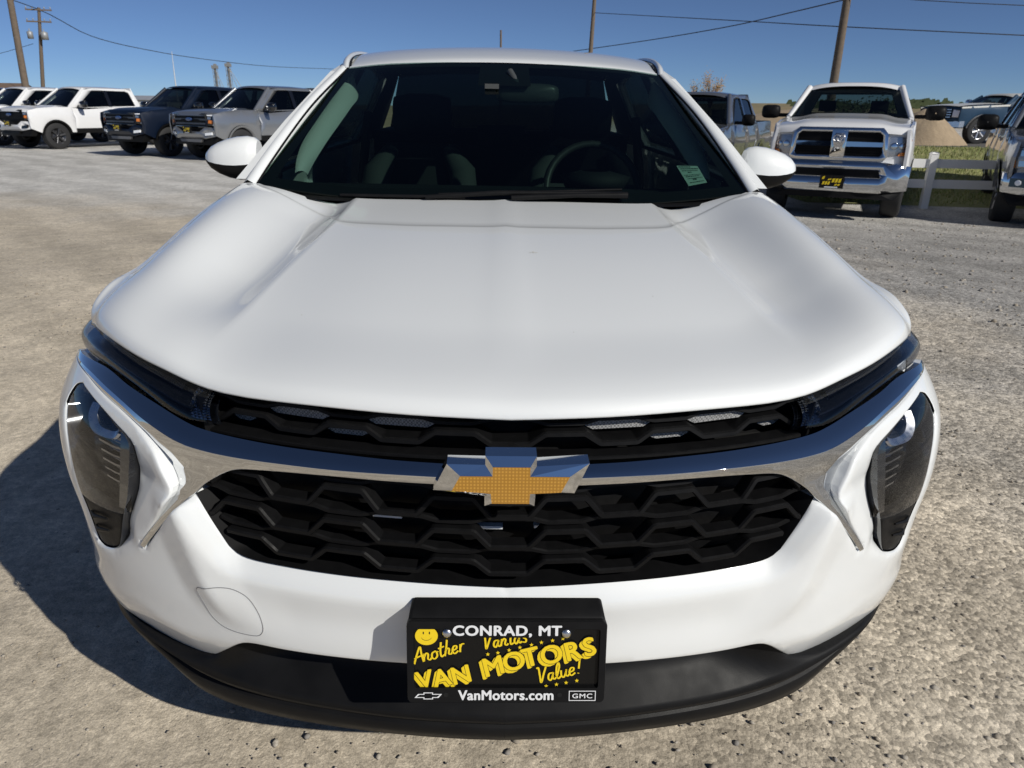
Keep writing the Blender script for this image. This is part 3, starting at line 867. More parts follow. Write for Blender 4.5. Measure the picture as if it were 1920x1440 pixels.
# upper grille
mb = MB()
uo = [(-.535, .868), (-.518, .80), (0, .79), (.518, .80), (.535, .868), (.4, .866), (0, .868), (-.4, .866)]
UP = lambda U, off=0.0: UPf(U, off)
def UPf(U, off=0.0):     # upper grille stands upright under the hood lip
    U = np.asarray(U, float); x, y, nx, ny = plan(U[:, 0]); z = U[:, 1]
    yy = .992 + (z - .82) * .30
    return np.stack([x + nx * off, yy + 1.3 * y + ny * off, z], -1)
panel(mb, uo, lambda U, off=0.0: UPf(U, off - .050), step=.06)
# rim at the lamp ends and along the foot
for sgn in (1, -1):
    a = np.array([[.520, .808], [.537, .866]]) * [sgn, 1]
    mb.grid([UPf(a, .012), UPf(a, -.05)], False)
    a2 = np.array([[.513, .808], [.530, .866]]) * [sgn, 1]
    mb.grid([UPf(a2, .014), UPf(a, .012)], False); mb.grid([UPf(a2, .014), UPf(a2, -.05)], False)
ug = mb.build('upper_grille', black_grille, car)
def prism_u(mb, path, h, depth, off):
    global FP
    keep = FP; FP = UPf
    prism_path(mb, path, h, depth, off); FP = keep
zu = lambda t: -.004 * (np.abs(t) / .5) ** 2
m = MB(); prism_u(m, wave(.8395, .0160, PER, -.515, .515, .36, .145, phase=PER / 2, zfun=zu), .0095, .04, -.010); m.build('grille_wave_bar', black_grille, ug)
m = MB(); prism_u(m, wave(.8640, -.007, PER, -.522, .522, .32, .145, phase=PER / 2, zfun=zu), .0080, .04, -.018); m.build('grille_bar_straight', black_grille, ug)
m = MB(); prism_u(m, wave(.8160, 0.0, PER, -.513, .513, .36, .145, zfun=zu), .0060, .03, .004); m.build('grille_bar_straight', black_grille, ug)
for tcn in (.18, .36, .27, .45):
    zc_, hh, ww = ((.8545, .014, .115) if tcn in (.18, .36) else (.8335, .012, .075))
    zz = zc_ + float(zu(tcn))
    if tcn == .45: ww = .05; tcn = .468
    q = [(tcn - ww / 2, zz), (tcn - ww / 2 + .018, zz + hh / 2), (tcn + ww / 2 - .018, zz + hh / 2), (tcn + ww / 2, zz), (tcn + ww / 2 - .014, zz - hh / 2), (tcn - ww / 2 + .014, zz - hh / 2)]
    for s in (1, -1):
        m = MB(); A_ = UPf(np.array(q) * [s, 1], -.030); m.add(A_, [tuple(range(6)) if s > 0 else tuple(range(6))[::-1]]); m.build('grille_mesh_insert', mesh_grey, ug)

# ---------------------------------------------------------------- emblem: chrome cross with a gold face
EM = F1(0, .8225, 0); EM.y = .899
def em(px, pz, y=0.0): return (px / 1240.0 + EM.x, EM.y + y + .10 * (pz / 1240.0 / .88), EM.z + pz / 1240.0 / .88)
gold = [(-33.5,31),(33.5,31),(33.5,15.5),(105,15.5),(90,-11),(34,-14),(33,-31),(-35,-31),(-37,-14),(-107,-9.5),(-92,15.5),(-34,15.5)]
outer = [(-47,47),(45,47),(45,30),(140,36),(115,-15),(44,-18),(43,-38),(-48,-38),(-48,-21),(-141,-11),(-116,33),(-47,32)]
mb = MB(); n = len(gold)
vs = [em(*q, y=-.0030) for q in gold] + [em(*q, y=.0018) for q in outer] + [em(*q, y=.030) for q in outer]
fs = []
for i in range(n):
    j = (i + 1) % n; fs += [(i, n + i, n + j, j), (n + i, 2 * n + i, 2 * n + j, n + j)]
mb.add(vs, fs)
eb = mb.build('emblem', chrome, car, outward=True)
gold_m = mat('gold_face', (.62, .34, .055), .30, metal=0.35, coat=1.0)
nt = gold_m.node_tree; b_ = nt.nodes['Principled BSDF']
tc = nt.nodes.new('ShaderNodeTexCoord'); wv = []
for ax in ('X', 'Z'):
    w_ = nt.nodes.new('ShaderNodeTexWave'); w_.bands_direction = ax; w_.inputs['Scale'].default_value = 62
    nt.links.new(tc.outputs['Object'], w_.inputs['Vector']); wv.append(w_)
mu = nt.nodes.new('ShaderNodeMath'); mu.operation = 'MULTIPLY'
nt.links.new(wv[0].outputs['Fac'], mu.inputs[0]); nt.links.new(wv[1].outputs['Fac'], mu.inputs[1])
cm = nt.nodes.new('ShaderNodeMix'); cm.data_type = 'RGBA'; cm.inputs['A'].default_value = (.46, .22, .022, 1); cm.inputs['B'].default_value = (.74, .40, .06, 1)
nt.links.new(mu.outputs[0], cm.inputs['Factor']); nt.links.new(cm.outputs['Result'], b_.inputs['Base Color'])
mb = MB(); V_ = [em(*q, y=-.0036) for q in gold]
mb.add(V_, [(11, 10, 9, 8), (0, 11, 8, 7, 6, 5, 2, 1), (2, 5, 4, 3)])
mb.build('gold_insert', gold_m, eb)

# ---------------------------------------------------------------- lower black fascia
def line3(k): return np.array(smooth_line(D[k], .03))
led = resx(smooth_line(D['ledge'] + [(.79, 1.205, .352), (.850, 1.295, .318), (.890, 1.42, .272), (.90, 1.55, .26)], .03))
bot = resx(smooth_line(D['lipbot'], .03))
bt = np.array(smooth_line(D['spike'][::-1] + D['bump_bot'][::-1][1:-1], .02))
top3 = FP(bt, bumper_off(bt) - .006); top3 = resx(top3)
def nrm_out(Lx):
    T = np.gradient(Lx[:, :2], axis=0); T /= np.linalg.norm(T, axis=1)[:, None] + 1e-9
    return np.stack([T[:, 1], -T[:, 0], np.zeros(len(T))], -1)
No = nrm_out(led)
kx = np.clip((led[:, 0] - .42) / .18, 0, 1)[:, None]; kx = kx * kx * (3 - 2 * kx)
recess = .085 * (1 - kx) + .012 * kx
back = top3 - nrm_out(top3) * recess + np.array([0, 0, -.022]) * (1 - kx)
shelf = led * .45 + back * .55; shelf[:, 2] = led[:, 2] * .62 + back[:, 2] * .38
mb = MB()
r1 = top3; r2 = back
r3 = led - No * .004 + np.array([0, 0, .006])
r4 = led + No * .004 - np.array([0, 0, .004])
r5 = led * .62 + bot * .38 - No * .006
r5b = r5 - No * .002 - np.array([0, 0, .003])
r5c = r5b + No * .005 - np.array([0, 0, .004])
r6 = led * .30 + bot * .70 + No * .004
r7 = bot + No * .004 + np.array([0, 0, .006])
r8 = bot - No * .01
r9 = bot - No * .12 + np.array([0, 0, -.005])
for a_, b_2 in ((r2, r3),): mb.grid([a_, shelf, b_2], True)
mb.grid([r1, r2], True)
mb.grid([r3, r4, r5], True); mb.grid([r5, r5b, r5c], False); mb.grid([r5c, r6, r7, r8, r9], True)
mb.mirror_x()
mb.build('lower_fascia', dusty_black, car, merge=2e-5, outward=True)

# ---------------------------------------------------------------- upper headlamp strips
# the lens is ruled between its foot (on the nose skin) and the underside of the hood edge
_la = resx([tuple(q) for q in FP(np.array(smooth_line(D['lens_bot'][::-1], .02)), -.006)], 60)
_hb = [(x, y + .016, z - .012) for x, y, z in D['hood_edge'][6:]] + [(.850, 1.405, .896), (.870, 1.450, .896), (.884, 1.56, .905)]
_lb = resx(smooth_line(_hb, .02), 60)
def lamp(s, k, o=0.0):
    """s 0..1 inner to outer end, k 0..1 foot to hood"""
    f = np.asarray(s, float) * 59; i = np.clip(f.astype(int), 0, 58); t = (f - i)[..., None]; k = np.asarray(k, float)[..., None]
    a = _la[i] * (1 - t) + _la[i + 1] * t; b = _lb[i] * (1 - t) + _lb[i + 1] * t
    d = a[..., :2]; _, _, nx, ny = plan(np.interp(a[..., 0], _tx, _ts))
    n = np.stack([nx, ny * .9, np.full_like(nx, .35)], -1)
    return a * (1 - k) + b * k + n * (np.asarray(o)[..., None] + .012 * (k[..., 0] * (1 - k[..., 0]) * 4)[..., None])
SG = np.linspace(0, 1, 40)
for sgn in (1, -1):
    fl = (lambda m: m) if sgn > 0 else (lambda m: m.flipped_x())
    mb = MB(); mb.grid([lamp(SG, np.full(40, k), -.034) for k in np.linspace(-.1, 1.1, 7)], True)
    mb.grid([lamp(SG[2:-2], np.full(36, .30), o_) for o_ in (-.034, -.010)], True); mb.grid([lamp(SG[2:-2], np.full(36, k_), -.010) for k_ in (.30, .34)], True)
    mb.grid([lamp(SG[2:-2], np.full(36, .34), -.010), lamp(SG[2:-2], np.full(36, .60), -.030)], True)
    hl = fl(mb).build('headlamp_strip', lamp_inner, car)
    mb = MB()
    mb.grid([lamp(SG, np.full(40, k), .0) for k in np.linspace(0, 1, 9)], True)
    for s_ in (0.0, 1.0): mb.grid([lamp(np.full(6, s_), np.linspace(0, 1, 6), o_) for o_ in (0, -.03)], False)
    mb.grid([lamp(SG, np.zeros(40), o_) for o_ in (0, -.02)], True)
    fl(mb).build('lamp_lens', dark_lens, hl)
    # crystal reflector pyramids at the inner end, thin rows of them along the strip
    mb = MB()
    def pyr(s0, k0, ds, dk, oo, hh=.004):
        q = lamp(np.array([s0 - ds, s0 + ds, s0 + ds, s0 - ds]), np.array([k0 - dk, k0 - dk, k0 + dk, k0 + dk]), np.full(4, oo)); c = lamp(np.array([s0]), np.array([k0]), np.array([oo + hh]))
        mb.add(np.vstack([q, c]), [(0, 1, 4), (1, 2, 4), (2, 3, 4), (3, 0, 4)])
    for i in range(5):
        for j in range(11): pyr(.012 + i * .0135, .06 + j * .085, .0062, .039, -.018)
    fl(mb).build('crystal_reflector', chrome, hl)
    mb = MB()
    for i in range(38):
        for j in range(3): pyr(.13 + i * .0105, .66 + j * .085, .0048, .038, -.024)
    fl(mb).build('light_strip_reflector', mat('strip_reflector', (.16, .17, .21), .22, metal=.9) if 'strip_reflector' not in MATS else MATS['strip_reflector'], hl)

# ---------------------------------------------------------------- lower lamp pods
ps = D['pod_split']
pa = D['pod_a']; pbk = D['pod_b']
low_pod = loop([ps[::-1], [ps[0], (.8715, .60), (0.8690, 0.5467), (0.8611, 0.5272)], pbk[:6] + [ps[-1]]], .012)
for sgn in (1, -1):
    fl = (lambda m: m) if sgn > 0 else (lambda m: m.flipped_x())
    mb = MB(); panel(mb, pod, FPoff(-.050), step=.012)
    L = np.array(pod + [pod[0]]); mb.grid([FP(L, -.005), FP(L, -.05)], True)
    # upright fin beside the lamp
    fin = np.array([(.712, .805), (.700, .764), (.704, .715), (.722, .650)]); fin2 = fin + np.array([-.030, -.004])
    mb.grid([FP(fin, -.010), FP(fin2, -.012)], True); mb.grid([FP(fin, -.010), FP(fin, -.045)], True)
    for zz in (.745, .728, .711, .694, .677):
        mb.grid([FP(np.array([[.715, zz + .004], [.77, zz], [.83, zz - .002]]), o_) for o_ in (-.049, -.038)], True); mb.grid([FP(np.array([[.715, zz + .004 + e], [.77, zz + e], [.83, zz - .002 + e]]), -.038) for e in (0, -.004)], True)
    pdm = fl(mb).build('headlamp_pod', gloss_black, car)
    # blade covering the foot of the pod with two ribs
    mb = MB(); panel(mb, low_pod, FPoff(-.006), step=.02, r=.006, wall=.02)
    for (a, b) in (((.765, .612), (.845, .596)), ((.775, .583), (.848, .565))):
        mb.tube([F1(*a, -.002), F1((a[0] + b[0]) / 2, (a[1] + b[1]) / 2, .002), F1(*b, -.004)], [.002, .005, .002], 6)
    fl(mb).build('pod_foot', black_trim, pdm)
    mb = MB(); panel(mb, loop([pa[:8] + [ps[0]], ps, [ps[-1]] + pbk[6:]], .008), FPoff(-.004), step=.010, wall=.012)
    fl(mb).build('lamp_lens', clear_lens, pdm)
    # projector: barrel, eyeball, C-shaped bezel
    c0 = F1(.755, .805, -.045); c1 = F1(.757, .808, -.012)
    ax = (c1 - c0).normalized(); u_ = Vector((0, 0, 1)).cross(ax).normalized(); w_ = ax.cross(u_)
    mb = MB()
    rows = []
    for rr_, aa_ in ((.000, .030), (.010, .028), (.018, .022), (.0225, .012), (.024, .0)):
        rows.append([c0 + ax * aa_ + (u_ * math.cos(k * math.pi / 12) + w_ * math.sin(k * math.pi / 12)) * rr_ for k in range(24)])
    mb.grid(rows, True, closed=True)
    fl(mb).build('projector_lens', gloss_black, pdm)
    mb = MB()
    rows = []
    for rr_, aa_ in ((.0255, .010), (.028, .020), (.031, .020), (.033, .0)):
        rows.append([c0 + ax * aa_ + (u_ * math.cos(k * math.pi / 24) + w_ * math.sin(k * math.pi / 24)) * rr_ for k in range(48)])
    mb.grid(rows, True, closed=True)
    fl(mb).build('projector_ring', mat('dark_ring', (.04, .04, .045), .12, metal=.6) if 'dark_ring' not in MATS else MATS['dark_ring'], pdm)
    mb = MB()
    bz = [(0.8276, 0.815), (0.8295, 0.7950), (0.8156, 0.7790), (0.7953, 0.7706), (0.7566, 0.7703), (0.7216, 0.7761), (0.712, 0.7859)]
    Lz = np.array(smooth_line(bz, .008)); cc = np.array([.757, .808]); In = cc + (Lz - cc) * .70
    for p_, q_, o1, o2 in ((Lz, Lz, -.045, -.016), (Lz, In * .25 + Lz * .75, -.016, -.012), (In * .25 + Lz * .75, In, -.012, -.020), (In, In, -.020, -.045)): mb.grid([FP(p_, o1), FP(q_, o2)], True)
    for e in (0, -1): mb.add([FP(Lz[e:e + 1] if e == 0 else Lz[-1:], o_)[0] for o_ in (-.045, -.016)] + [FP(In[0:1] if e == 0 else In[-1:], o_)[0] for o_ in (-.020, -.045)], [(0, 1, 2, 3)])
    fl(mb).build('lamp_bezel', satin_metal, pdm)

# ---------------------------------------------------------------- plate bracket, plate, lettering
pf_t = .896; pf_b = .865      # the plate leans: y at z .577 and z .449
def pl(x, z, o=0.0):
    k = (z - .449) / (.577 - .449); y = pf_b + (pf_t - pf_b) * k
    return Vector((x - .0015, y - o * .972, z + o * .236))
def rrect(x0, x1, z0_, z1_, r, n=6, x0b=None, x1b=None):
    o = []
    for (cx, cz, a0) in ((x1 - r, z1_ - r, 0), (x0 + r, z1_ - r, 90), (x0 + r + .001, z0_ + r, 180), (x1 - r - .001, z0_ + r, 270)):
        for k in range(n + 1):
            a = R(a0 + 90 * k / n); o.append((cx + r * math.cos(a), cz + r * math.sin(a)))
    return o
mb = MB()
fo = rrect(-.1575, .1575, .446, .579, .008); fi = rrect(-.1475, .1475, .470, .567, .004)
V2, F2, be2 = tri_panel(fo, [fi], .02, ())
mb.add([pl(x, z, .004) for x, z in V2], [tuple(int(i) for i in t) for t in F2])
n = len(fo)
ring = lambda L, o: [pl(x, z, o) for x, z in L]
mb.grid([ring(fo, .004) , ring(rrect(-.1585, .1585, .445, .580, .009), .001), ring(rrect(-.1585, .1585, .445, .580, .009), -.012)], True, closed=True)
mb.grid([ring(fi, .004), ring(fi, -.004)], False, closed=True)
fr_o = mb.build('plate_frame', black_trim, car, outward=False)
mb = MB()
q = rrect(-.1575, .1575, .447, .588, .010)
a_ = ring(rrect(-.157, .157, .448, .579, .008), -.006)
topb = [Vector((x - .0015, .893 + (.930 - .893) * (1 if z > .52 else .2) + .0, z + (.010 if z > .52 else 0))) for x, z in q]
def brk(x, z):
    if z > .52: return Vector((x * .985 - .0015, .934 + float(Gx(x)) * .8, z + .002 - .004 * (1 - (abs(x) / .1575) ** 2)))
    return Vector((x - .0015, .945, z))
b_l = [brk(x, z) for x, z in q]
mb.grid([a_, [a_[i] * .9 + b_l[i] * .1 + Vector((0, 0, .003)) for i in range(len(q))], b_l], True, closed=True)
mb.build('plate_bracket', black_trim, car, outward=True)
lpm = MB(); lpm.add([pl(x, z, -.002) for x, z in ((-.149, .468), (.149, .468), (.149, .5685), (-.149, .5685))], [(0, 1, 2, 3)])
lp = lpm.build('license_plate', plate_black, car)
W = lambda u, v, o: pl(-.1475 + u * .295, .470 + v * .097, o)       # plate window coordinates 0..1
def put_text(name, s, size, x, z, m, parent, o, rot=0.0, offset=0.0, shear=0.0, space=1.0, align='CENTER', sx=1.0, bold=0.0, path=None):
    V_, F_ = text_mesh(s, size, 0.0, 0.0, shear, space, align)
    mb = MB(); c, s_ = math.cos(rot), math.sin(rot)
    sh = path if path is not None else ([(0, 0)] if not bold else [(bold * a, bold * b) for a, b in ((0, 0), (1, 0), (-1, 0), (.5, .6), (-.5, .6), (.5, -.6), (-.5, -.6))])
    for k, (dx, dz) in enumerate(sh):
        mb.add([pl(x + dx + (a * sx * c - b * s_), z + dz + (a * sx * s_ + b * c), o + k * 1.5e-5) for a, b, _ in V_], F_)
    return mb.build(name, m, parent)
mb = MB(); tb = rrect(-.106, .106, .5535, .5690, .003)
mb.add([pl(x, z, .0042) for x, z in tb], [tuple(range(len(tb)))]); mb.grid([[pl(x, z, .0042) for x, z in tb], [pl(x, z, -.001) for x, z in tb]], False, closed=True); mb.build('frame_tab', black_trim, fr_o)
put_text('lettering', 'CONRAD, MT', .0225, .0, .5575, letter_white, fr_o, .0052, bold=.0010, space=1.08, sx=1.16)
put_text('lettering', 'VanMotors.com', .0228, .0, .4510, letter_white, fr_o, .0048, bold=.0008, space=1.05, sx=.98)
# small framed maker's mark and the outline cross at the foot of the frame
put_text('lettering', 'GMC', .0108, .1215, .4538, letter_white, fr_o, .0048, bold=.0002, space=1.12, sx=1.30)
mb = MB()
bx = [(.1000, .4492), (.1430, .4492), (.1430, .4660), (.1000, .4660)]; bi = [(.1012, .4504), (.1418, .4504), (.1418, .4648), (.1012, .4648)]
mb.add([pl(*q_, .0048) for q_ in bx + bi], [(0, 1, 5, 4), (1, 2, 6, 5), (2, 3, 7, 6), (3, 0, 4, 7)])
mb.build('mark_box', letter_white, fr_o)
bo_ = [(-8, 6), (8, 6), (8, 3.4), (23, 3.4), (17, -3.4), (8, -3.4), (8, -6), (-8, -6), (-8, -3.4), (-23, -3.4), (-17, 3.4), (-8, 3.4)]
mb = MB(); k_ = .00095; A1 = [(-.1240 + a * k_, .4575 + b * k_) for a, b in bo_]; A2 = [(-.1240 + a * k_ * (.86 if abs(a) > 10 else .80), .4575 + b * k_ * (.62 if abs(b) < 5 else .78)) for a, b in bo_]
mb.add([pl(*q_, .0048) for q_ in A1 + A2], [(i, (i + 1) % 12, 12 + (i + 1) % 12, 12 + i) for i in range(12)])
mb.build('cross_mark', letter_white, fr_o)
# screws
for x in (-.0945, .0935):
    mb = MB(); c = pl(x, .5608, .005); ax = (pl(x, .5608, 1) - pl(x, .5608, 0)).normalized(); u_ = Vector((1, 0, 0)); w_ = ax.cross(u_)
    rows = []
    for r_, a2 in ((.0074, 0), (.0072, .0015), (.0046, .0030), (.0018, .0036), (.0, .0037)):
        rows.append([c + ax * a2 + (u_ * math.cos(k * math.pi / 10) + w_ * math.sin(k * math.pi / 10)) * r_ for k in range(20)])
    mb.grid(rows, True, closed=True)
    so = mb.build('screw', satin_metal, fr_o)
for x in (-.0960, .0850):
    mb = MB(); c = pl(x, .4590, .0045); ax = (pl(x, .459, 1) - pl(x, .459, 0)).normalized(); w_ = ax.cross(Vector((1, 0, 0)))
    mb.add([c + (Vector((1, 0, 0)) * math.cos(k * math.pi / 6) + w_ * math.sin(k * math.pi / 6)) * .004 for k in range(12)], [tuple(range(12))])
    mb.build('screw_hole', void_black, fr_o)
# yellow advert plate: block lettering with a deep side, brush script, stars, a smiling face
def W2(u, v): return (-.1475 - .0 + u * .295, .470 + v * .097)
def block_word(letters, o):
    """letters: (char, u, v, size, rot); yellow faces with black edge and a yellow block side down-left"""
    for ch, u, v, sz, ro in letters:
        x, z = W2(u, v)
        b8 = [(math.cos(a) , math.sin(a)) for a in np.linspace(0, 2 * math.pi, 8, endpoint=False)]
        side = [(-.0050 * k_ + .0009 * a, -.0046 * k_ + .0009 * b) for k_ in (1.0, .72, .45) for a, b in b8[::2]]
        put_text('lettering', ch, sz, x, z, letter_black, lp, o, rot=ro, sx=1.06, path=[(-.0050 + .0016 * a, -.0046 + .0016 * b) for a, b in b8])
        put_text('lettering', ch, sz, x, z, letter_yellow, lp, o + .0002, rot=ro, sx=1.06, path=side)
        put_text('lettering', ch, sz, x, z, letter_black, lp, o + .0005, rot=ro, sx=1.06, path=[(.0019 * a, .0019 * b) for a, b in b8])
        put_text('lettering', ch, sz, x, z, letter_yellow, lp, o + .0008, rot=ro, sx=1.06, bold=.0012)
ro = R(14)
block_word([('V', .070, -.005, .040, R(13)), ('A', .160, .025, .040, R(13)), ('N', .265, .075, .040, R(13)),
            ('M', .440, .215, .0425, ro), ('O', .550, .300, .0425, ro), ('T', .640, .372, .0425, ro), ('O', .752, .415, .0425, ro), ('R', .865, .475, .0425, ro), ('S', .955, .545, .0425, ro)], .0002)
GLY = {  # brush-script strokes on a unit em
'A': [[(0,0),(.25,.55),(.52,1.0),(.55,.5),(.62,0)], [(.05,.32),(.35,.40),(.72,.42)]],
'n': [[(0,.02),(.08,.5)], [(.06,.3),(.22,.5),(.32,.42),(.28,.1),(.4,.02),(.5,.12)]],
'o': [[(.3,.48),(.1,.4),(.05,.12),(.2,0),(.38,.14),(.36,.42),(.26,.5)], [(.36,.42),(.5,.40)]],
't': [[(.24,.95),(.12,.3),(.16,.02),(.34,.1)], [(0,.58),(.4,.64)]],
'h': [[(.02,.0),(.2,.55),(.3,1.0)], [(.08,.25),(.26,.46),(.36,.4),(.30,.08),(.44,.04),(.52,.14)]],
'e': [[(.06,.22),(.32,.30),(.34,.46),(.18,.48),(.05,.2),(.16,0),(.42,.12)]],
'r': [[(.02,.0),(.1,.5)], [(.08,.3),(.2,.48),(.36,.46)]],
'V': [[(0,.95),(.1,1.0),(.16,.5),(.2,0),(.45,.6),(.62,1.0)]],
'a': [[(.36,.46),(.12,.44),(.04,.14),(.16,0),(.34,.3),(.38,.48)], [(.38,.48),(.33,.1),(.44,.02),(.52,.12)]],
's': [[(.36,.44),(.18,.5),(.12,.36),(.3,.2),(.26,.02),(.04,.06)]],
'l': [[(.05,.06),(.3,.8),(.26,1.0),(.14,.8),(.08,.15),(.18,0),(.34,.12)]],
'u': [[(.04,.48),(.04,.12),(.16,0),(.34,.3),(.38,.48)], [(.38,.48),(.33,.1),(.44,.02),(.52,.12)]],
'!': [[(.16,.32),(.3,1.0)], [(.10,.02),(.115,.06)]],
}
def script(word, u, v, h, ro, adv, wid=.0011, clip=None):
    mb = MB(); x0, z0_ = W2(u, v); c, s_ = math.cos(ro), math.sin(ro); pen = 0
    for ch in word:
        for st in GLY[ch]:
            L = np.array(smooth_line(st, .06)) if len(st) > 2 else np.array(smooth_line(st, .2))
            L = np.stack([(L[:, 0] + L[:, 1] * .12) * h + pen, L[:, 1] * h], -1)
            L = np.stack([x0 + L[:, 0] * c - L[:, 1] * s_, z0_ + L[:, 0] * s_ + L[:, 1] * c], -1)
            T = np.gradient(L, axis=0); T /= np.linalg.norm(T, axis=1)[:, None] + 1e-9
            N_ = np.stack([-T[:, 1], T[:, 0]], -1); ww = wid * (.75 + .5 * np.abs(T[:, 1]))[:, None]
            a = L + N_ * ww; b = L - N_ * ww
            if clip is not None: a[:, 1] = np.minimum(a[:, 1], clip); b[:, 1] = np.minimum(b[:, 1], clip)
            mb.grid([[pl(*q_, .0001) for q_ in b], [pl(*q_, .0001) for q_ in a]], False)
        pen += h * adv * (1.18 if ch in 'AV' else (.62 if ch in 'lt!' else .92))
    mb.build('lettering', letter_yellow, lp)
script('Another', .004, .385, .0250, R(15.5), .545, wid=.0012)
script('Vantas', .374, .640, .0235, R(10), .575, wid=.0012, clip=.5545)
script('Value!', .672, .060, .0255, R(14), .545, wid=.0012)
def star(u, v, r):
    mb = MB(); x, z = W2(u, v)
    mb.add([pl(x + (r if k % 2 == 0 else r * .42) * math.sin(k * math.pi / 5), z + (r if k % 2 == 0 else r * .42) * math.cos(k * math.pi / 5), .0001) for k in range(10)] + [pl(x, z, .0001)], [((k + 1) % 10, k, 10) for k in range(10)])
    mb.build('star', letter_yellow, lp)
for u, v in ((.398, .555), (.452, .580), (.512, .625), (.570, .672), (.632, .715), (.685, .757), (.745, .790), (.800, .825)): star(u, v, .0035)
for u, v in ((.716, .010), (.772, .040), (.824, .070), (.882, .105)): star(u, v, .0035)
mb = MB(); x, z = W2(.069, .865); r_ = .0160
mb.add([pl(x + r_ * 1.12 * math.cos(k * math.pi / 16), z + r_ * .94 * math.sin(k * math.pi / 16), .0001) for k in range(32)], [tuple(range(32))])
fc = mb.build('smiling_face', letter_yellow, lp)
mb = MB()
for sx_ in (-1, 1): mb.add([pl(x + sx_ * .0048 + .0010 * math.cos(k * math.pi / 5), z + .0048 + .0024 * math.sin(k * math.pi / 5), .0004) for k in range(10)], [tuple(range(10))])
L = [(x + .0085 * math.cos(R(a)), z - .0005 + .0068 * math.sin(R(a))) for a in range(200, 341, 10)]
mb.grid([[pl(a, b + .0003, .0004) for a, b in L], [pl(a, b - .0004, .0004) for a, b in L]][::-1], False)
mb.build('face_features', letter_black, lp)

# ---------------------------------------------------------------- windshield, pillars, roof
WB = [(0,2.215,1.060),(.255,2.217,1.058),(.44,2.22,1.056),(.53,2.222,1.063),(.624,2.225,1.072),(.70,2.23,1.082),(.755,2.235,1.088)]
WT = [(0,2.93,1.4705),(.225,2.935,1.4685),(.456,2.948,1.4585),(.597,2.962,1.4425)]
def rs(L, n): return resx(smooth_line(L, .02), n)
NB = 26
wb = rs(WB, NB); wt = rs(WT, NB)
def ws_pt(i, k, o=0.0):
    p = wb[i] * (1 - k) + wt[i] * k; s = math.sin(math.pi * k)
    p = p + np.array([0, -.020, .030]) * s * (1 - (i / (NB - 1)) ** 4 * .75) * .6
    return p + np.array([0, -.50, .87]) * o
mb = MB()
mb.grid([[ws_pt(i, k / 12) for i in range(NB)] for k in range(13)], True)
mb.mirror_x().build('windshield', windshield_glass, car, merge=2e-5)
# printed black border (frit) just under the glass and the sensor patch behind the mirror
mb = MB()
N1 = NB - 1
def ribbon(i0, i1, k0, k1, o=-.004, n=12):
    rows = []
    for kk in np.linspace(k0, k1, n):
        rows.append([ws_interp(ii, kk, o) for ii in np.linspace(i0, i1, n)])
    mb.grid(rows, True)
def ws_interp(fi, k, o):
    i = min(int(fi), NB - 2); t = fi - i
    return ws_pt(i, k, o) * (1 - t) + ws_pt(i + 1, k, o) * t
ribbon(0, N1, 0, .06); ribbon(0, N1, .965, 1.0); ribbon(N1 * .945, N1, .06, .965); ribbon(0, N1 * .15, .78, .965)
mb.mirror_x().build('windshield_border', void_black, car)
# A pillars
for sgn in (1, -1):
    inn = rs([(.757,2.237,1.0885),(.735,2.34,1.150),(.672,2.63,1.305),(.598,2.963,1.4435)], 24)
    out = rs([(.800,2.262,1.088),(.778,2.36,1.148),(.712,2.66,1.300),(.636,3.01,1.440)], 24)
    low_ = out + np.array([.022, .05, -.03]); top_ = (inn + out) / 2 + np.array([.004, -.006, .012])
    mb = MB(); mb.grid([inn + np.array([.0, .02, -.02]), inn, top_ * .6 + inn * .4, top_, out, low_], True)
    m2 = mb if sgn > 0 else mb.flipped_x()
    m2.build('windshield_pillar', white_paint, car)
    # black gap seal along the glass
    mb = MB(); mb.tube(inn + np.array([-.003, 0, -.002]), .0035, 6); (mb if sgn > 0 else mb.flipped_x()).build('pillar_seal', black_trim, car)
    # triangular black trim at the foot
    mb = MB(); mb.add([(.742, 2.225, 1.082), (.800, 2.255, 1.088), (.788, 2.30, 1.112), (.752, 2.245, 1.094)], [(0, 1, 2, 3)]); (mb if sgn > 0 else mb.flipped_x()).build('pillar_foot_trim', black_trim, car)
# roof: grid from the glass edge back
mb = MB()
roof_rows = []
for v in np.r_[0, .01, .03, .07, np.linspace(.12, 1, 16)]:
    row = []
    y = 2.93 + v * 1.62
    zc_ = np.interp(v, [0, .01, .03, .07, .15, .27, .42, .6, .8, 1.0], [1.4715, 1.480, 1.490, 1.503, 1.528, 1.551, 1.563, 1.560, 1.540, 1.50])
    for u in np.linspace(-1, 1, 41):
        hwid = .592 + .03 * min(v * 3, 1); x = u * hwid
        row.append((x, y + .032 * u * u * (1 - v), zc_ - .030 * u ** 2 - .008 * u ** 6))
    roof_rows.append(row)
mb.grid(roof_rows, True)
mb.build('roof', white_paint, car)
for sgn in (1, -1):     # side rails, outboard of the roof channel
    mb = MB(); path = [(.598, 2.958, 1.4425), (.610, 3.05, 1.4750), (.622, 3.2, 1.503), (.632, 3.5, 1.528), (.632, 3.9, 1.532), (.62, 4.3, 1.51), (.60, 4.6, 1.46)]
    P_ = rs(path, 40)
    mb.grid([P_ + np.array([-.006, 0, -.014]), P_ + np.array([-.003, 0, -.001]), P_ + np.array([.006, 0, .002]), P_ + np.array([.018, 0, -.006]), P_ + np.array([.032, .02, -.04])], True)
    (mb if sgn > 0 else mb.flipped_x()).build('roof_rail', white_paint, car)
    mb = MB(); mb.grid([P_ + np.array([-.016, 0, -.008]), P_ + np.array([-.004, 0, -.010])], True); (mb if sgn > 0 else mb.flipped_x()).build('roof_channel', black_trim, car)

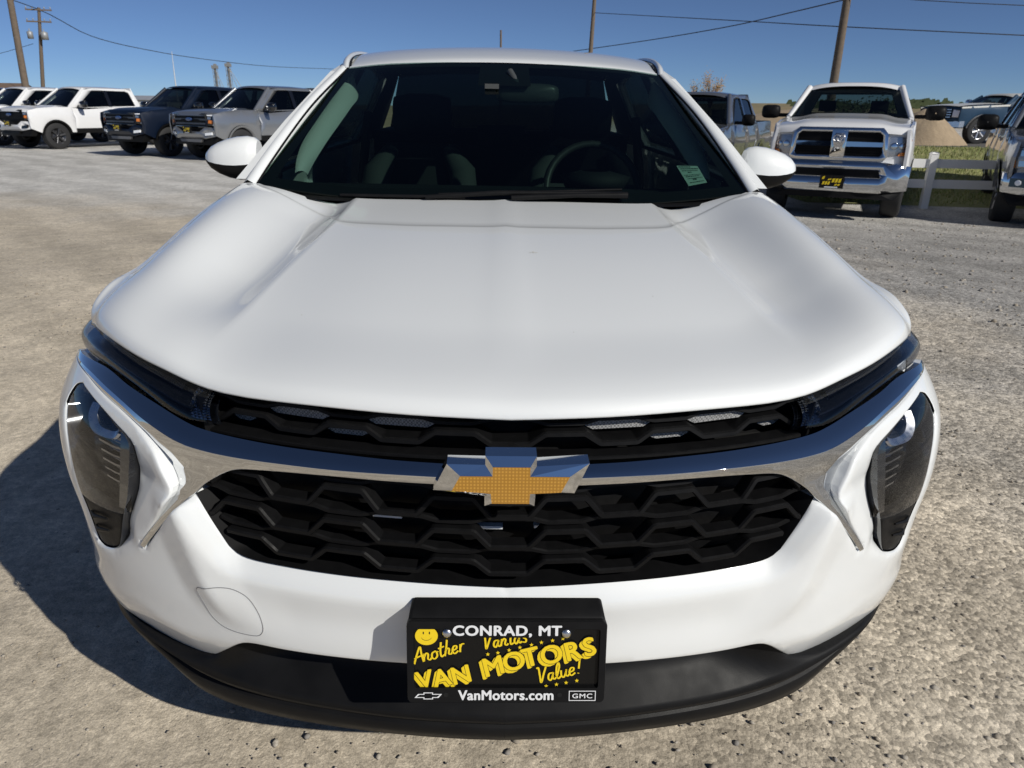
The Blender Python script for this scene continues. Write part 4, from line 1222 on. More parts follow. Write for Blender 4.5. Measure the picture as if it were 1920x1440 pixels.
# ---------------------------------------------------------------- flanks, doors, tail, wheels
FAX, RAX, WR = 1.86, 4.56, .335
def side_x(y, z):
    x = .905 - .025 * smoothstep(.72, 1.0, z) - .012 * smoothstep(.55, .25, z) + .006 * np.exp(-((z - .78) / .05) ** 2)
    return x - .06 * smoothstep(4.8, 5.4, y) ** 2
def SM(U, off=0.0):
    U = np.asarray(U, float); return np.stack([side_x(U[:, 0], U[:, 1]) + off, U[:, 0], U[:, 1]], -1)
def arch(cy, r, a0, a1, n=18): return [(cy + r * math.cos(R(a0 + (a1 - a0) * k / n)), WR + r * math.sin(R(a0 + (a1 - a0) * k / n))) for k in range(n + 1)]
zt = lambda y: float(zside(min(y, 2.3)))
fend = [(1.47, .80), (1.50, .85), (1.545, .892)] + [(y, zt(y) - .032) for y in np.linspace(1.58, 2.3, 15)] + [(2.42, 1.035), (2.44, .8), (2.42, .55), (2.40, .25)] + arch(FAX, .395, -8, 178)[0:]
fend = [q for q in fend] + [(1.47, .50), (1.465, .70)]
door = [(2.446, .25), (2.43, .55), (2.448, .8), (2.43, 1.035), (2.6, 1.07), (3.35, 1.10), (3.38, .8), (3.37, .25)]
rdoor = [(3.376, .25), (3.388, .8), (3.358, 1.10), (4.1, 1.12), (4.33, 1.10), (4.22, .85), (4.12, .65), (4.10, .25)]
quart = [(4.106, .25)] + [(4.126, .65), (4.226, .85), (4.336, 1.10), (4.9, 1.11), (5.30, 1.05), (5.36, .8), (5.33, .35), (5.05, .28)] + arch(RAX, .395, -6, 186)
for sgn in (1, -1):
    fl = (lambda m: m) if sgn > 0 else (lambda m: m.flipped_x())
    for nm, ol in (('fender', fend), ('door', door), ('door', rdoor), ('rear_quarter', quart)):
        mb = MB(); panel(mb, ol, SM, step=.08, r=.006, wall=.02, rings=(.001, .006)); po = fl(mb).build(nm, white_paint, car)
        if nm == 'door':
            y_ = (3.2 if ol is door else 4.15)
            mb = MB(); mb.tube([(side_x(y_, .97) - .01, y_ - .10, .965), (side_x(y_, .97) + .03, y_ - .07, .97), (side_x(y_, .97) + .03, y_ + .05, .972), (side_x(y_, .97) - .01, y_ + .08, .972)], .011, 8); fl(mb).build('handle', white_paint, po)
    # upper side: glass with pillars
    def SU(U, off=0.0):
        U = np.asarray(U, float); k = (U[:, 1] - 1.05) / .42
        return np.stack([.872 - .232 * k ** 1.15 * np.sign(np.maximum(k, 0)) + off, U[:, 0], U[:, 1]], -1)
    frame_o = [(2.42, 1.035), (2.62, 1.07), (3.35, 1.10), (4.33, 1.10), (5.05, 1.10), (4.85, 1.30), (4.55, 1.45), (4.2, 1.49), (3.6, 1.505), (3.2, 1.485), (2.98, 1.43), (2.66, 1.26), (2.36, 1.09)]
    win1 = [(2.66, 1.085), (3.30, 1.11), (3.30, 1.465), (3.12, 1.445), (2.92, 1.36), (2.70, 1.22)]
    win2 = [(3.40, 1.115), (4.20, 1.12), (4.28, 1.25), (4.15, 1.43), (3.7, 1.475), (3.40, 1.47)]
    mb = MB(); panel(mb, frame_o, SU, holes=[win1, win2], step=.1, wall=.03); uf = fl(mb).build('window_surround', white_paint, car)
    mb = MB(); panel(mb, frame_o, lambda U, off=0.0: SU(U, off - .045), holes=[win1, win2], step=.2); fl(mb).build('inner_trim', interior_dark, car)
    for wn_ in (win1, win2):
        mb = MB(); panel(mb, wn_, lambda U, off=0.0: SU(U, off - .012), step=.2); fl(mb).build('side_window', side_glass, uf)
    # rocker
    mb = MB(); mb.grid([[(.885, y, .25) for y in (2.25, 3.2, 4.16)], [(.86, y, .18) for y in (2.25, 3.2, 4.16)], [(.6, y, .17) for y in (2.25, 3.2, 4.16)]], False); fl(mb).build('sill', black_trim, car)
    # wheel-arch lips, liners and wheels
    for cy in (FAX, RAX):
        mb = MB(); a = arch(cy, .40, -6, 186, 24); b = arch(cy, .375, -6, 186, 24)
        mb.grid([[(float(side_x(y, z)) + .008, y, z) for y, z in a], [(float(side_x(y, z)) + .010, y, z) for y, z in b], [(.62, y, z) for y, z in b]], True)
        fl(mb).build('arch_trim', black_trim, car)
        mb = MB(); mb.lathe([(.21, -.10), (.30, -.11), (.325, -.095), (.333, -.06), (.333, .06), (.325, .095), (.30, .11), (.21, .10)], 40, 'X', (.79, cy, WR))
        wo = fl(mb).build('wheel', rubber, car)
        mb = MB(); mb.lathe([(.215, .085), (.205, .07), (.06, .05), (.03, .075), (.0, .078)], 30, 'X', (.79, cy, WR)); 
        for k in range(5):
            a_ = 2 * math.pi * k / 5; mb.tube([(.885, cy + .04 * math.cos(a_), WR + .04 * math.sin(a_)), (.878, cy + .2 * math.cos(a_), WR + .2 * math.sin(a_))], [.028, .02], 6)
        fl(mb).build('rim', rim_silver, wo)
# tail
mb = MB()
mb.grid([[(x, 5.36 - .12 * abs(x / .85) ** 3, z) for x in np.linspace(-.85, .85, 20)] for z in (.30, .5, .8, 1.05, 1.10)], True)
mb.grid([[(x, 5.36 - .12 * abs(x / .85) ** 3, 1.10) for x in np.linspace(-.85, .85, 20)], [(x * .98, 5.1, 1.12) for x in np.linspace(-.85, .85, 20)]], True)
mb.build('tailgate', white_paint, car)
mb = MB(); mb.grid([[(x, 5.12 - .05 * x * x, 1.12) for x in np.linspace(-.75, .75, 12)], [(x * .80, 4.56, 1.485) for x in np.linspace(-.75, .75, 12)]], True); mb.build('rear_window', rear_glass, car)
# floor and firewall close the body below
mb = MB(); mb.box((0, 3.3, .22), (1.5, 3.9, .06)); mb.box((0, 1.75, .55), (1.10, 1.3, .5)); mb.build('underbody', void_black, car)

# ---------------------------------------------------------------- door mirrors
for sgn in (1, -1):
    fl = (lambda m: m) if sgn > 0 else (lambda m: m.flipped_x())
    def mir(z0_, z1_, mname):
        pass
    # housing rows: sections from the inner end to the tip, each an ellipse in y-z
    secs = [(.850, .060, 1.085, 1.195), (.862, .080, 1.074, 1.204), (.885, .098, 1.066, 1.208), (.92, .106, 1.064, 1.205), (.955, .104, 1.070, 1.197), (.985, .096, 1.082, 1.186), (1.010, .080, 1.098, 1.172), (1.026, .050, 1.116, 1.156), (1.031, .012, 1.130, 1.142)]
    up, lowr = [], []
    for (x, d_, zb, zt_) in secs:
        split = zb + (zt_ - zb) * .36
        U_, L_ = [], []
        for k in range(13):     # upper shell: from split in front over the top to the back
            a = math.pi * k / 12; ca = -math.cos(a)
            U_.append((x, 2.60 + d_ * .62 * ca + (0 if ca < 0 else .012 * ca), split + (zt_ - split) * math.sin(a) ** .85))
            L_.append((x, 2.60 + d_ * .60 * ca, split - .002 - (split - zb) * math.sin(a) ** .8))
        up.append(U_); lowr.append(L_)
    mb = MB(); mb.grid(up, True); mb.add(up[0], [tuple(range(13))]); mo = fl(mb).build('door_mirror', white_paint, car, outward=True)
    mb = MB(); mb.grid(lowr, True); mb.add(lowr[0], [tuple(range(13))]); fl(mb).build('mirror_base', black_trim, mo, outward=True)
    mb = MB(); mb.tube([(.862, 2.60, 1.09), (.83, 2.60, 1.075), (.79, 2.60, 1.06)], [.030, .026, .03], 10); fl(mb).build('mirror_arm', black_trim, mo)

# ---------------------------------------------------------------- wipers
mb = MB(); mb.tube([(-.24, 2.20, 1.064), (-.02, 2.212, 1.078), (.36, 2.222, 1.082)], [.006, .008, .006], 8); mb.tube([(-.20, 2.206, 1.072), (.36, 2.236, 1.092)], .004, 6); w1 = mb.build('wiper', black_trim, car)
mb = MB(); mb.tube([(.02, 2.195, 1.066), (.22, 2.205, 1.076), (.375, 2.214, 1.078)], [.008, .007, .010], 8); mb.build('wiper_arm', satin_metal if False else black_trim, w1)
mb = MB(); mb.tube([(-.50, 2.222, 1.062), (-.30, 2.216, 1.063), (-.12, 2.21, 1.064)], .005, 8); mb.build('wiper', black_trim, car)
# washer/cowl panel under the glass foot
mb = MB(); mb.grid([[(x, 2.19 + .02 * (x / .8) ** 2, 1.040 + .02 * (x / .8) ** 2) for x in np.linspace(-.77, .77, 30)], [(x, 2.26, 1.055 + .02 * (x / .8) ** 2) for x in np.linspace(-.77, .77, 30)]], True); mb.build('cowl_panel', black_trim, car)

# ---------------------------------------------------------------- cabin
mb = MB()
mb.grid([[(x, 2.25 + .02 * (x / .8) ** 2, 1.045) for x in np.linspace(-.76, .76, 24)], [(x, 2.55, 1.055) for x in np.linspace(-.78, .78, 24)], [(x, 2.80, 1.035) for x in np.linspace(-.78, .78, 24)], [(x, 2.86, .98) for x in np.linspace(-.78, .78, 24)], [(x, 2.84, .6) for x in np.linspace(-.78, .78, 24)]], True)
mb.build('dashboard', interior_dark, car)
mb = MB(); mb.lathe([(.0, .0), (.11, .01), (.13, .05), (.05, .07)], 20, 'Z', (.34, 2.72, 1.035)); mb.build('instrument_hood', interior_dark, car)
wc = Vector((.36, 2.93, 1.015)); tl_ = Matrix.Rotation(R(-25), 4, 'X')
mb = MB(); mb.tube([wc + tl_ @ Vector((.185 * math.cos(2 * math.pi * k / 32), 0, .185 * math.sin(2 * math.pi * k / 32))) for k in range(32)], .015, 8, closed=True)
mb.box(wc, (.16, .05, .12), tl_.to_3x3(), taper=.8); mb.box(wc + tl_ @ Vector((.1, .0, 0)), (.2, .02, .035), tl_.to_3x3()); mb.box(wc + tl_ @ Vector((-.1, .0, 0)), (.2, .02, .035), tl_.to_3x3())
mb.build('steering_wheel', mat('wheel_leather', (.045, .045, .045), .45), car)
def seat(x, y):
    mb = MB()
    def back(x0, hw, zb, zt_, d0):
        rows = []
        for k in np.linspace(0, 1, 10):
            z = zb + (zt_ - zb) * k; w_ = hw * (1 - .30 * k ** 3); yb = y + .16 * k
            rows.append([(x0 + w_ * math.copysign(abs(math.cos(a)) ** .6, math.cos(a)), yb + d0 * math.copysign(abs(math.sin(a)) ** .8, math.sin(a)), z) for a in np.linspace(0, 2 * math.pi, 24, endpoint=False)])
        mb.grid(rows, True, closed=True); mb.add(rows[-1], [tuple(range(24))])
    back(x, .25, .60, 1.15, .07)
    s = mb.build('seat', interior_dark, car)
    for q in (-1, 1):
        m3 = MB(); m3.tube([(x + q * .17, y - .07, .72), (x + q * .20, y - .06, .88), (x + q * .185, y + .02, 1.04), (x + q * .12, y + .06, 1.14)], [.05, .065, .06, .03], 10); m3.build('bolster', seat_grey, s)
    m3 = MB(); m3.lathe([(0, -.13), (.075, -.125), (.09, -.06), (.09, .06), (.075, .125), (0, .13)], 16, 'X', (x, y + .2, 1.27)); m3.build('headrest', interior_dark, s)
seat(-.36, 3.22); seat(.36, 3.22)
mb = MB(); mb.box((0, 4.15, .85), (1.3, .16, .5)); 
for x in (-.4, 0, .4): mb.box((x, 4.18, 1.14), (.26, .08, .14))
mb.build('rear_bench', interior_dark, car)
mb = MB(); mb.box((0, 4.75, 1.145), (1.5, .75, .03)); mb.box((0, 4.45, .9), (1.5, .05, .5)); mb.build('parcel_shelf', interior_dark, car)
mb = MB(); mb.box((0, 0, 0), (.24, .03, .075)); 
rm = MB(); rm.grid([[(.085 + .115 * math.copysign(abs(math.cos(a)) ** .5, math.cos(a)) * s_, 2.80 + o_, 1.365 + .034 * math.copysign(abs(math.sin(a)) ** .5, math.sin(a)) * s_) for a in np.linspace(0, 2 * math.pi, 28, endpoint=False)] for s_, o_ in ((.0, -.012), (.8, -.012), (1, 0), (1, .02), (.9, .03))], True, closed=True)
rm.tube([(.05, 2.80, 1.39), (.02, 2.86, 1.44)], .012, 8)
rm.build('rear_view_mirror', mat('mirror_shell', (.06, .065, .065), .4), car)
mb = MB(); mb.add([(0, 0, 0)], []) ; 
mb = MB(); mb.box((-.045, 2.74, 1.385), (.05, .03, .016)); mb.build('windshield_camera', seat_grey, car)
for sgn in (1, -1):     # light fabric pillar covers and visors
    fl = (lambda m: m) if sgn > 0 else (lambda m: m.flipped_x())
    ca = rs([(.684,2.42,1.105),(.692,2.48,1.141),(.693,2.58,1.191),(.668,2.70,1.258),(.645,2.82,1.318),(.622,2.95,1.380),(.606,3.03,1.412)], 30)
    cb = rs([(.659,2.48,1.094),(.647,2.54,1.132),(.623,2.64,1.191),(.601,2.76,1.245),(.577,2.88,1.302),(.570,3.01,1.346),(.590,3.06,1.402)], 30)
    nn_ = np.array([-.3, -.45, .5])
    mb = MB(); mb.grid([ca * (1 - k) + cb * k + nn_ * .022 * math.sin(math.pi * k) ** .7 for k in np.linspace(0, 1, 11)], True)
    fl(mb).build('pillar_cover', interior_grey, car)
    mb = MB(); mb.box((.30, 3.12, 1.448), (.40, .15, .022), Matrix.Rotation(R(4), 3, 'X')); fl(mb).build('sun_visor', interior_dark, car)
    mb = MB(); mb.tube([(.66, 3.45, .75), (.645, 3.42, 1.0), (.60, 3.40, 1.28)], .02, 8); fl(mb).build('seat_belt', interior_dark, car)
mb = MB(); mb.grid([[(x, y, 1.46 + .05 * math.sin(math.pi * (y - 2.9) / 1.9) - .03 * (x / .57) ** 2) for x in np.linspace(-.57, .57, 12)] for y in np.linspace(2.97, 4.5, 8)], True); mb.build('headliner', interior_dark, car)
# green service label inside the glass, lower right
mb = MB()
def on_ws(x, k, o=-.006):
    fi = float(np.interp(abs(x), [ (wb[i] * (1 - k) + wt[i] * k)[0] for i in range(NB)], range(NB))); p = ws_interp(fi, k, o); return (p[0] * (1 if x > 0 else -1), p[1], p[2])
cn = [on_ws(.556, .215), on_ws(.624, .208), on_ws(.640, .100), on_ws(.580, .088)]
mb.add(cn, [(0, 3, 2, 1)]); sk = mb.build('inspection_label', sticker_green, car)
def on_label(u, v, o=.0012):
    a = Vector(cn[0]).lerp(Vector(cn[1]), u); b = Vector(cn[3]).lerp(Vector(cn[2]), u); return b.lerp(a, v) + Vector((0, -.5, .87)) * o
mb = MB()
for (v, u0, u1, h_) in ((.90, .06, .62, .05), (.80, .10, .94, .05), (.70, .10, .90, .04), (.60, .35, .52, .06), (.48, .08, .92, .03), (.40, .12, .80, .04), (.30, .15, .92, .03), (.22, .40, .58, .08), (.10, .15, .90, .04)):
    u = u0
    while u < u1:
        w_ = random.uniform(.03, .11); mb.add([on_label(u, v), on_label(min(u + w_, u1), v), on_label(min(u + w_, u1), v + h_), on_label(u, v + h_)], [(0, 1, 2, 3)]); u += w_ + .03
mb.build('label_print', mat('print_grey', (.10, .14, .12), .6), sk)
SHIFT = Vector((0, 0, 0))
# =================================================================== other vehicles
navy_paint = add_noise(mat('navy_paint', (.003, .008, .022), .42, coat=.25, spec=.35), 200, .1)
skid_grey = add_noise(mat('skid_grey', (.16, .16, .165), .5), 60, .15)
silver_paint = add_noise(mat('silver_paint', (.30, .31, .325), .28, metal=.65, coat=1.0), 300, .06)
dark_silver_paint = add_noise(mat('dark_silver_paint', (.26, .27, .29), .26, metal=.7, coat=1.0), 300, .06)
truck_white = add_noise(mat('truck_white', (.78, .78, .78), .3, coat=1.0), 60, .03)
blue_old = add_noise(mat('old_blue_paint', (.026, .062, .115), .55, coat=0, spec=.2), 20, .12)
cream_old = add_noise(mat('old_white_paint', (.66, .65, .60), .4, coat=.3), 20, .08)

class Truck:
    """a pickup: x right as seen from its front, y back from the bumper, z up"""
    def __init__(s, root, S):
        s.r = root; s.S = S
    def hw(s, y, z):
        S = s.S; w = S['w'] / 2
        y = np.asarray(y, float); z = np.asarray(z, float)
        x = w - .035 * smoothstep(1.0, 1.35, z) - .03 * smoothstep(.75, .45, z) + .012 * np.exp(-((z - .95) / .06) ** 2)
        return x - S.get('nose', .10) * np.clip((.75 - y) / .75, 0, 1) ** 2
    def build(s):
        S = s.S; r = s.r; P = S['paint']; wr = S['wr']; fa = S['fa']; ra = S['ra']; L = S['len']; hz = S['hood']; bz = S['belt']
        sill = S['sill']; roofz = S['roof']; ar = wr + .085; cy0 = S['cowl']; cabr = S['cab_rear']; nose = .14
        def arch(c, a0, a1, n=14): return [(c + ar * math.cos(R(a0 + (a1 - a0) * k / n)), wr + ar * math.sin(R(a0 + (a1 - a0) * k / n)) * S.get('archk', 1.0)) for k in range(n + 1)]
        SMp = lambda U, off=0.0: np.stack([s.hw(U[:, 0], U[:, 1]) + off, U[:, 0], U[:, 1]], -1)
        th = math.degrees(math.asin(max(-.9, min(.9, (sill - wr) / ar))))
        fender = [(nose, sill + .14), (nose - .02, hz - .25), (nose, hz - .06), (.45, hz + .02), (1.0, hz + .06), (cy0 + .06, bz + .01), (cy0 + .10, bz - .35), (cy0 + .08, sill)] + arch(fa, th, 180 - th) 
        fd0 = cy0 + .10; fd1 = S['bpillar']
        door1 = [(fd0 - .01, sill), (fd0 + .01, bz - .35), (fd0 - .03, bz), (fd0 + .35, bz - .0 - S.get('dip', 0.0)), (fd1, bz - S.get('dip', 0) * .0), (fd1, sill)]
        door2 = [(fd1 + .01, sill), (fd1 + .01, bz), (cabr - .05, bz), (cabr - .12, sill + .45), (cabr - .35, sill)]
        bed = [(cabr + .02, sill + .02), (cabr + .02, bz + .02), (L - .05, bz + .04), (L, sill + .5), (L - .02, sill + .15), (ra + ar + .25, sill + .1)] + arch(ra, th, 180 - th)
        back2 = [(cabr - .34, sill), (cabr - .11, sill + .45), (cabr - .04, bz), (cabr, bz), (cabr, sill)]
        for sg in (1, -1):
            fl = (lambda m: m) if sg > 0 else (lambda m: m.flipped_x())
            for nm, ol in (('fender', fender), ('door', door1), ('door', door2), ('bed_side', bed), ('cab_corner', back2)):
                if nm == 'bed_side' and S.get('nobed'): continue
                mb = MB(); panel(mb, ol, SMp, step=.16, r=.012, wall=.04, rings=(.002, .012))
                o = fl(mb).build(nm, S.get('paint2', P) if nm == 'fender' and False else P, r)
                if nm == 'door':
                    y_ = (fd1 - .18) if ol is door1 else (cabr - .30)
                    x_ = float(s.hw(y_, bz - .12))
                    mb = MB(); mb.box((x_ + .02, y_, bz - .12), (.03, .2, .04)); fl(mb).build('handle', S['handle'], o)
            if S.get('cladding'):
                mb = MB(); panel(mb, [(fd0, sill - .03), (fd0, sill + .12), (cabr - .3, sill + .12), (cabr - .3, sill - .03)], lambda U, off=0.0: SMp(U, off + .012), step=.4, wall=.03); fl(mb).build('rocker_trim', S['cladding'], r)
            # arch lips and liners
            for c in (fa, ra):
                if c == ra and S.get('nobed'): continue
                a = arch(c, th - 4, 184 - th, 16); k = .90
                b = [(c + (y - c) * k, wr + (z - wr) * k) for y, z in a]
                mb = MB(); mb.grid([[(float(s.hw(y, z)) + .018, y, z) for y, z in a], [(float(s.hw(y, z)) + .02, y, z) for y, z in b], [(.45, y, z) for y, z in b]], True)
                fl(mb).build('arch_trim', S.get('arch_mat', black_trim), r)
                tw = S.get('tw', .28); xw = S['w'] / 2 - .03 - tw / 2
                mb = MB(); mb.lathe([(wr * .60, -tw / 2), (wr * .90, -tw / 2), (wr * .98, -tw * .42), (wr, -tw * .3), (wr, tw * .3), (wr * .98, tw * .42), (wr * .90, tw / 2), (wr * .60, tw / 2 - .01)], 36, 'X', (xw, c, wr))
                wo = fl(mb).build('wheel', rubber, r)
                mb = MB(); mb.lathe([(wr * .62, tw / 2 - .02), (wr * .57, tw / 2 - .02), (wr * .55, tw / 2 - .10), (wr * .16, tw / 2 - .07), (wr * .15, tw / 2 - .03), (0, tw / 2 - .025)], 30, 'X', (xw, c, wr))
                ns = S.get('spokes', 6)
                for q in range(ns):
                    a_ = 2 * math.pi * (q + .2) / ns
                    mb.tube([(xw + tw / 2 - .045, c + wr * .12 * math.cos(a_), wr + wr * .12 * math.sin(a_)), (xw + tw / 2 - .03, c + wr * .58 * math.cos(a_), wr + wr * .58 * math.sin(a_))], [.035, .045], 6)
                fl(mb).build('rim', S['rim'], wo)
            # glasshouse side
            def SU(U, off=0.0):
                k = np.clip((U[:, 1] - bz) / (roofz - bz), 0, 1.1); w = S['w'] / 2 - .05
                return np.stack([w - (w - S['roofw'] / 2) * k ** 1.25 + off, U[:, 0], U[:, 1]], -1)
            top = roofz - .05; wy0 = cy0 + .14
            wtop = S['ws_top']
            go = [(cy0 - .04, bz), (fd1, bz), (cabr, bz), (cabr - .02, bz + .2), (cabr - .12, top - .08), (cabr - .35, top), (wtop + .35, top), (wtop, top - .05)]
            w1 = [(cy0 + .26, bz + .035 - S.get('dip', 0)), (cy0 + .5, bz + .03 - S.get('dip', 0)), (fd1 - .06, bz + .04), (fd1 - .06, top - .07), (wtop + .28, top - .08)]
            w2 = [(fd1 + .06, bz + .04), (cabr - .20, bz + .06), (cabr - .28, top - .12), (cabr - .42, top - .08), (fd1 + .06, top - .07)]
            if S.get('reg'): w2 = None
            if S.get('dip', 0): w1 = [(y, max(z, bz + .012)) for y, z in w1]
            hol = [w1] + ([w2] if w2 else [])
            mb = MB(); panel(mb, go, SU, holes=hol, step=.16, r=.015, wall=.05, rings=(.002, .014)); uf = fl(mb).build('cab_frame', P, r)
            for w_ in hol:
                mb = MB(); panel(mb, w_, lambda U, off=0.0: SU(U, off - .02), step=.5); fl(mb).build('side_window', S.get('side_glass', side_glass), uf)
                mb = MB(); Lw = np.array(w_ + [w_[0]]); mb.grid([SU(Lw, .001), SU(np.array(w_ + [w_[0]]) * .0 + Lw, -.022)], False); fl(mb).build('window_rubber', black_trim, uf)
            if w2:
                mb = MB(); panel(mb, [(fd1 - .062, bz + .03), (fd1 + .062, bz + .03), (fd1 + .062, top - .065), (fd1 - .062, top - .065)], lambda U, off=0.0: SU(U, off + .006), step=.3, wall=.02); fl(mb).build('door_pillar', gloss_black, uf)
            # door mirror
            mw, mh = S.get('mirror', (.30, .23)); mx = S['w'] / 2 - .03; my = cy0 + .32; mz = bz + .10
            mb = MB(); n_ = 14
            def ell(cx, sx, sz, y_): return [(cx + sx * math.copysign(abs(math.cos(a)) ** .55, math.cos(a)), y_, mz + sz * math.copysign(abs(math.sin(a)) ** .55, math.sin(a))) for a in np.linspace(0, 2 * math.pi, n_, endpoint=False)]
            cx = mx + .12 + mw / 2
            mb.grid([ell(cx, .01, .01, my - .09), ell(cx, mw * .36, mh * .36, my - .085), ell(cx, mw * .5, mh * .5, my - .03), ell(cx, mw * .5, mh * .5, my + .05), ell(cx, .01, .01, my + .05)], True, closed=True)
            mb.box((mx + .08, my, mz - mh * .25), (.20, .05, .06)); fl(mb).build('door_mirror', S.get('mirror_mat', black_trim), r, outward=True)
        # hood
        hwid = lambda y: float(s.hw(y, hz)) - .01
        rows = []
        for v in np.r_[0, .012, .04, np.linspace(.1, 1, 9)]:
            y = nose - .06 + v * (cy0 + .06 - nose + .06); row = []
            ze = np.interp(v, [0, .012, .04, .25, .7, 1], [hz - .10, hz - .045, hz - .01, hz + .025, hz + .06, bz + .02])
            for u in np.linspace(-1, 1, 25):
                x = u * hwid(y); dome = S.get('dome', .05) * (smoothstep(.78, .5, abs(u)) * .55 + .45 * (1 - u * u)) * min(1, v * 5 + .2)
                row.append((x, y + .10 * abs(u) ** 3 * (1 - v), ze - .02 * abs(u) ** 6 + dome))
            rows.append(row)
        mb = MB(); mb.grid(rows, True); mb.build('hood', P, r)
        # windshield, roof, rear
        wtop = S['ws_top']; rw = S['roofw'] / 2; ww = S['w'] / 2 - .12
        mb = MB(); mb.grid([[(u * (ww * (1 - k) + (rw - .03) * k), cy0 - .06 * (1 - u * u) * (1 - k) - .04 * (1 - u * u) * k + (wtop - cy0) * k, bz + .02 + .03 * (1 - u * u) * (1 - k) + (roofz - .115 - bz) * k + .03 * (1 - u * u) * k) for u in np.linspace(-1, 1, 15)] for k in np.linspace(0, 1, 6)], True)
        ws = mb.build('windshield', truck_glass, r)
        mb = MB()
        for k0, k1 in ((0, .05), (.90, 1.0)):
            mb.grid([[(u * (ww * (1 - k) + (rw - .03) * k), .006 + cy0 - .06 * (1 - u * u) * (1 - k) - .04 * (1 - u * u) * k + (wtop - cy0) * k, -.004 + bz + .02 + .03 * (1 - u * u) * (1 - k) + (roofz - .115 - bz) * k + .03 * (1 - u * u) * k) for u in np.linspace(-1, 1, 15)] for k in (k0, k1)], True)
        mb.build('windshield_border', void_black, ws)
        for sg in (1, -1):
            mb = MB(); mb.tube([(sg * (ww + .02), cy0 + .02, bz + .01), (sg * (rw - .01), wtop + .02, roofz - .075)], [.045, .05], 8); mb.build('windshield_pillar', P, r)
        rows = []
        for v in np.r_[0, .03, .1, .3, .6, .9, 1]:
            rows.append([(u * rw, wtop - .03 - .05 * (1 - u * u) * (1 - v) + v * (cabr - .10 - wtop), roofz - .055 * (abs(u) ** 4) + np.interp(v, [0, .03, .1, .3, .7, .9, 1], [-.085, -.04, -.01, 0, 0, -.02, -.06]) + (.03 * (1 - u * u) if v < .05 else .012 * (1 - u * u))) for u in np.linspace(-1, 1, 17)])
        mb = MB(); mb.grid(rows, True)
        mb.build('roof', P if not S.get('roof_mat') else S['roof_mat'], r)
        mb = MB(); mb.add([(-ww, cabr - .005, sill), (ww, cabr - .005, sill), (ww, cabr - .005, bz), (-ww, cabr - .005, bz)], [(0, 1, 2, 3)])
        rb = lambda U, off=0.0: np.stack([U[:, 0], cabr - .005 - .15 * np.clip((U[:, 1] - bz) / (roofz - bz), 0, 1) - off, U[:, 1]], -1)
        panel(mb, [(-ww, bz), (ww, bz), (rw, roofz - .02), (-rw, roofz - .02)], rb, holes=[[(-ww * .80, bz + .09), (ww * .80, bz + .09), (rw * .80, roofz - .17), (-rw * .80, roofz - .17)]], step=.3, wall=.04); mb.build('cab_back', P, r)
        mb = MB(); mb.grid([[(u * (rw - .04), y, roofz - .075 - .03 * abs(u) ** 3) for u in np.linspace(-1, 1, 9)] for y in (wtop + .0, cabr - .18)], True); mb.build('headliner', interior_dark, r)
        mb = MB(); mb.add([(-ww * .82, cabr - .06, bz + .07), (ww * .82, cabr - .06, bz + .07), (rw * .82, cabr - .17, roofz - .15), (-rw * .82, cabr - .17, roofz - .15)], [(0, 1, 2, 3)]); mb.build('rear_window', S.get('rear_glass', side_glass), r)
        # cabin: dash, seats
        mb = MB(); mb.box((0, cy0 + .40, bz - .10), (S['w'] - .3, .45, .16)); mb.box((0, (cy0 + cabr) / 2, sill + .06), (S['w'] - .25, cabr - cy0, .1)); mb.build('cabin_floor', interior_dark, r)
        for x in (-.42, .42):
            mb = MB(); mb.box((x, cy0 + 1.15, bz - .22), (.5, .14, .62), taper=.85); mb.box((x, cy0 + 1.18, bz + .20), (.28, .10, .18)); mb.build('seat', interior_dark, r)
        mb = MB(); c_ = Vector((.42, cy0 + .72, bz - .02)); mb.tube([c_ + Vector((.18 * math.cos(t), .06 * math.sin(t), .17 * math.sin(t))) for t in np.linspace(0, 2 * math.pi, 18, endpoint=False)], .016, 6, closed=True); mb.build('steering_wheel', interior_dark, r)
        # bed floor and tailgate
        if not S.get('nobed'):
            mb = MB(); bw = S['w'] / 2 - .08
            mb.add([(-bw, cabr + .03, sill + .35), (bw, cabr + .03, sill + .35), (bw, L - .06, sill + .35), (-bw, L - .06, sill + .35)], [(0, 1, 2, 3)]); mb.build('bed_floor', black_trim, r)
            mb = MB(); mb.box((0, L - .05, (bz + sill) / 2 + .2), (S['w'] - .14, .06, bz - sill - .30)); mb.build('tailgate', P, r)
            mb = MB(); mb.box((0, L + .06, sill + .16), (S['w'] - .1, .18, .18)); mb.build('rear_bumper', S['bump'], r)
        mb = MB(); mb.box((0, L / 2, sill + .02), (S['w'] - .75, L - .5, .14)); mb.box((0, .9, sill + .2), (S['w'] - .8, 1.1, .5)); mb.build('underbody', void_black, r)
        getattr(s, S['face'])()
        return r
    # ------------------------------------------------ front faces
    def FM(s, c=0.0, lean=.05):
        w = s.S['w'] / 2
        def f(U, off=0.0):
            U = np.asarray(U, float); x, z = U[:, 0], U[:, 1]
            return np.stack([x, .06 + .19 * np.abs(x / w) ** 4.0 + lean * (z - .8) - off - c, z], -1)
        return f
    def fp(s, name, ol, m, c=0.0, parent=None, mirror=False, holes=(), r=.01, wall=.08, lean=.05, both=False):
        fz = s.S.get('fz', 0); ol = [(x, z + fz) for x, z in ol]; holes = [[(x, z + fz) for x, z in h] for h in holes]
        mb = MB(); panel(mb, ol, s.FM(c, lean), holes=holes, step=.12, r=r, wall=wall, rings=(.002, r) if r else ())
        if both:
            fs = [mb.build(name, m, parent or s.r), mb.flipped_x().build(name, m, parent or s.r)]
            return fs
        return mb.build(name, m, parent or s.r)
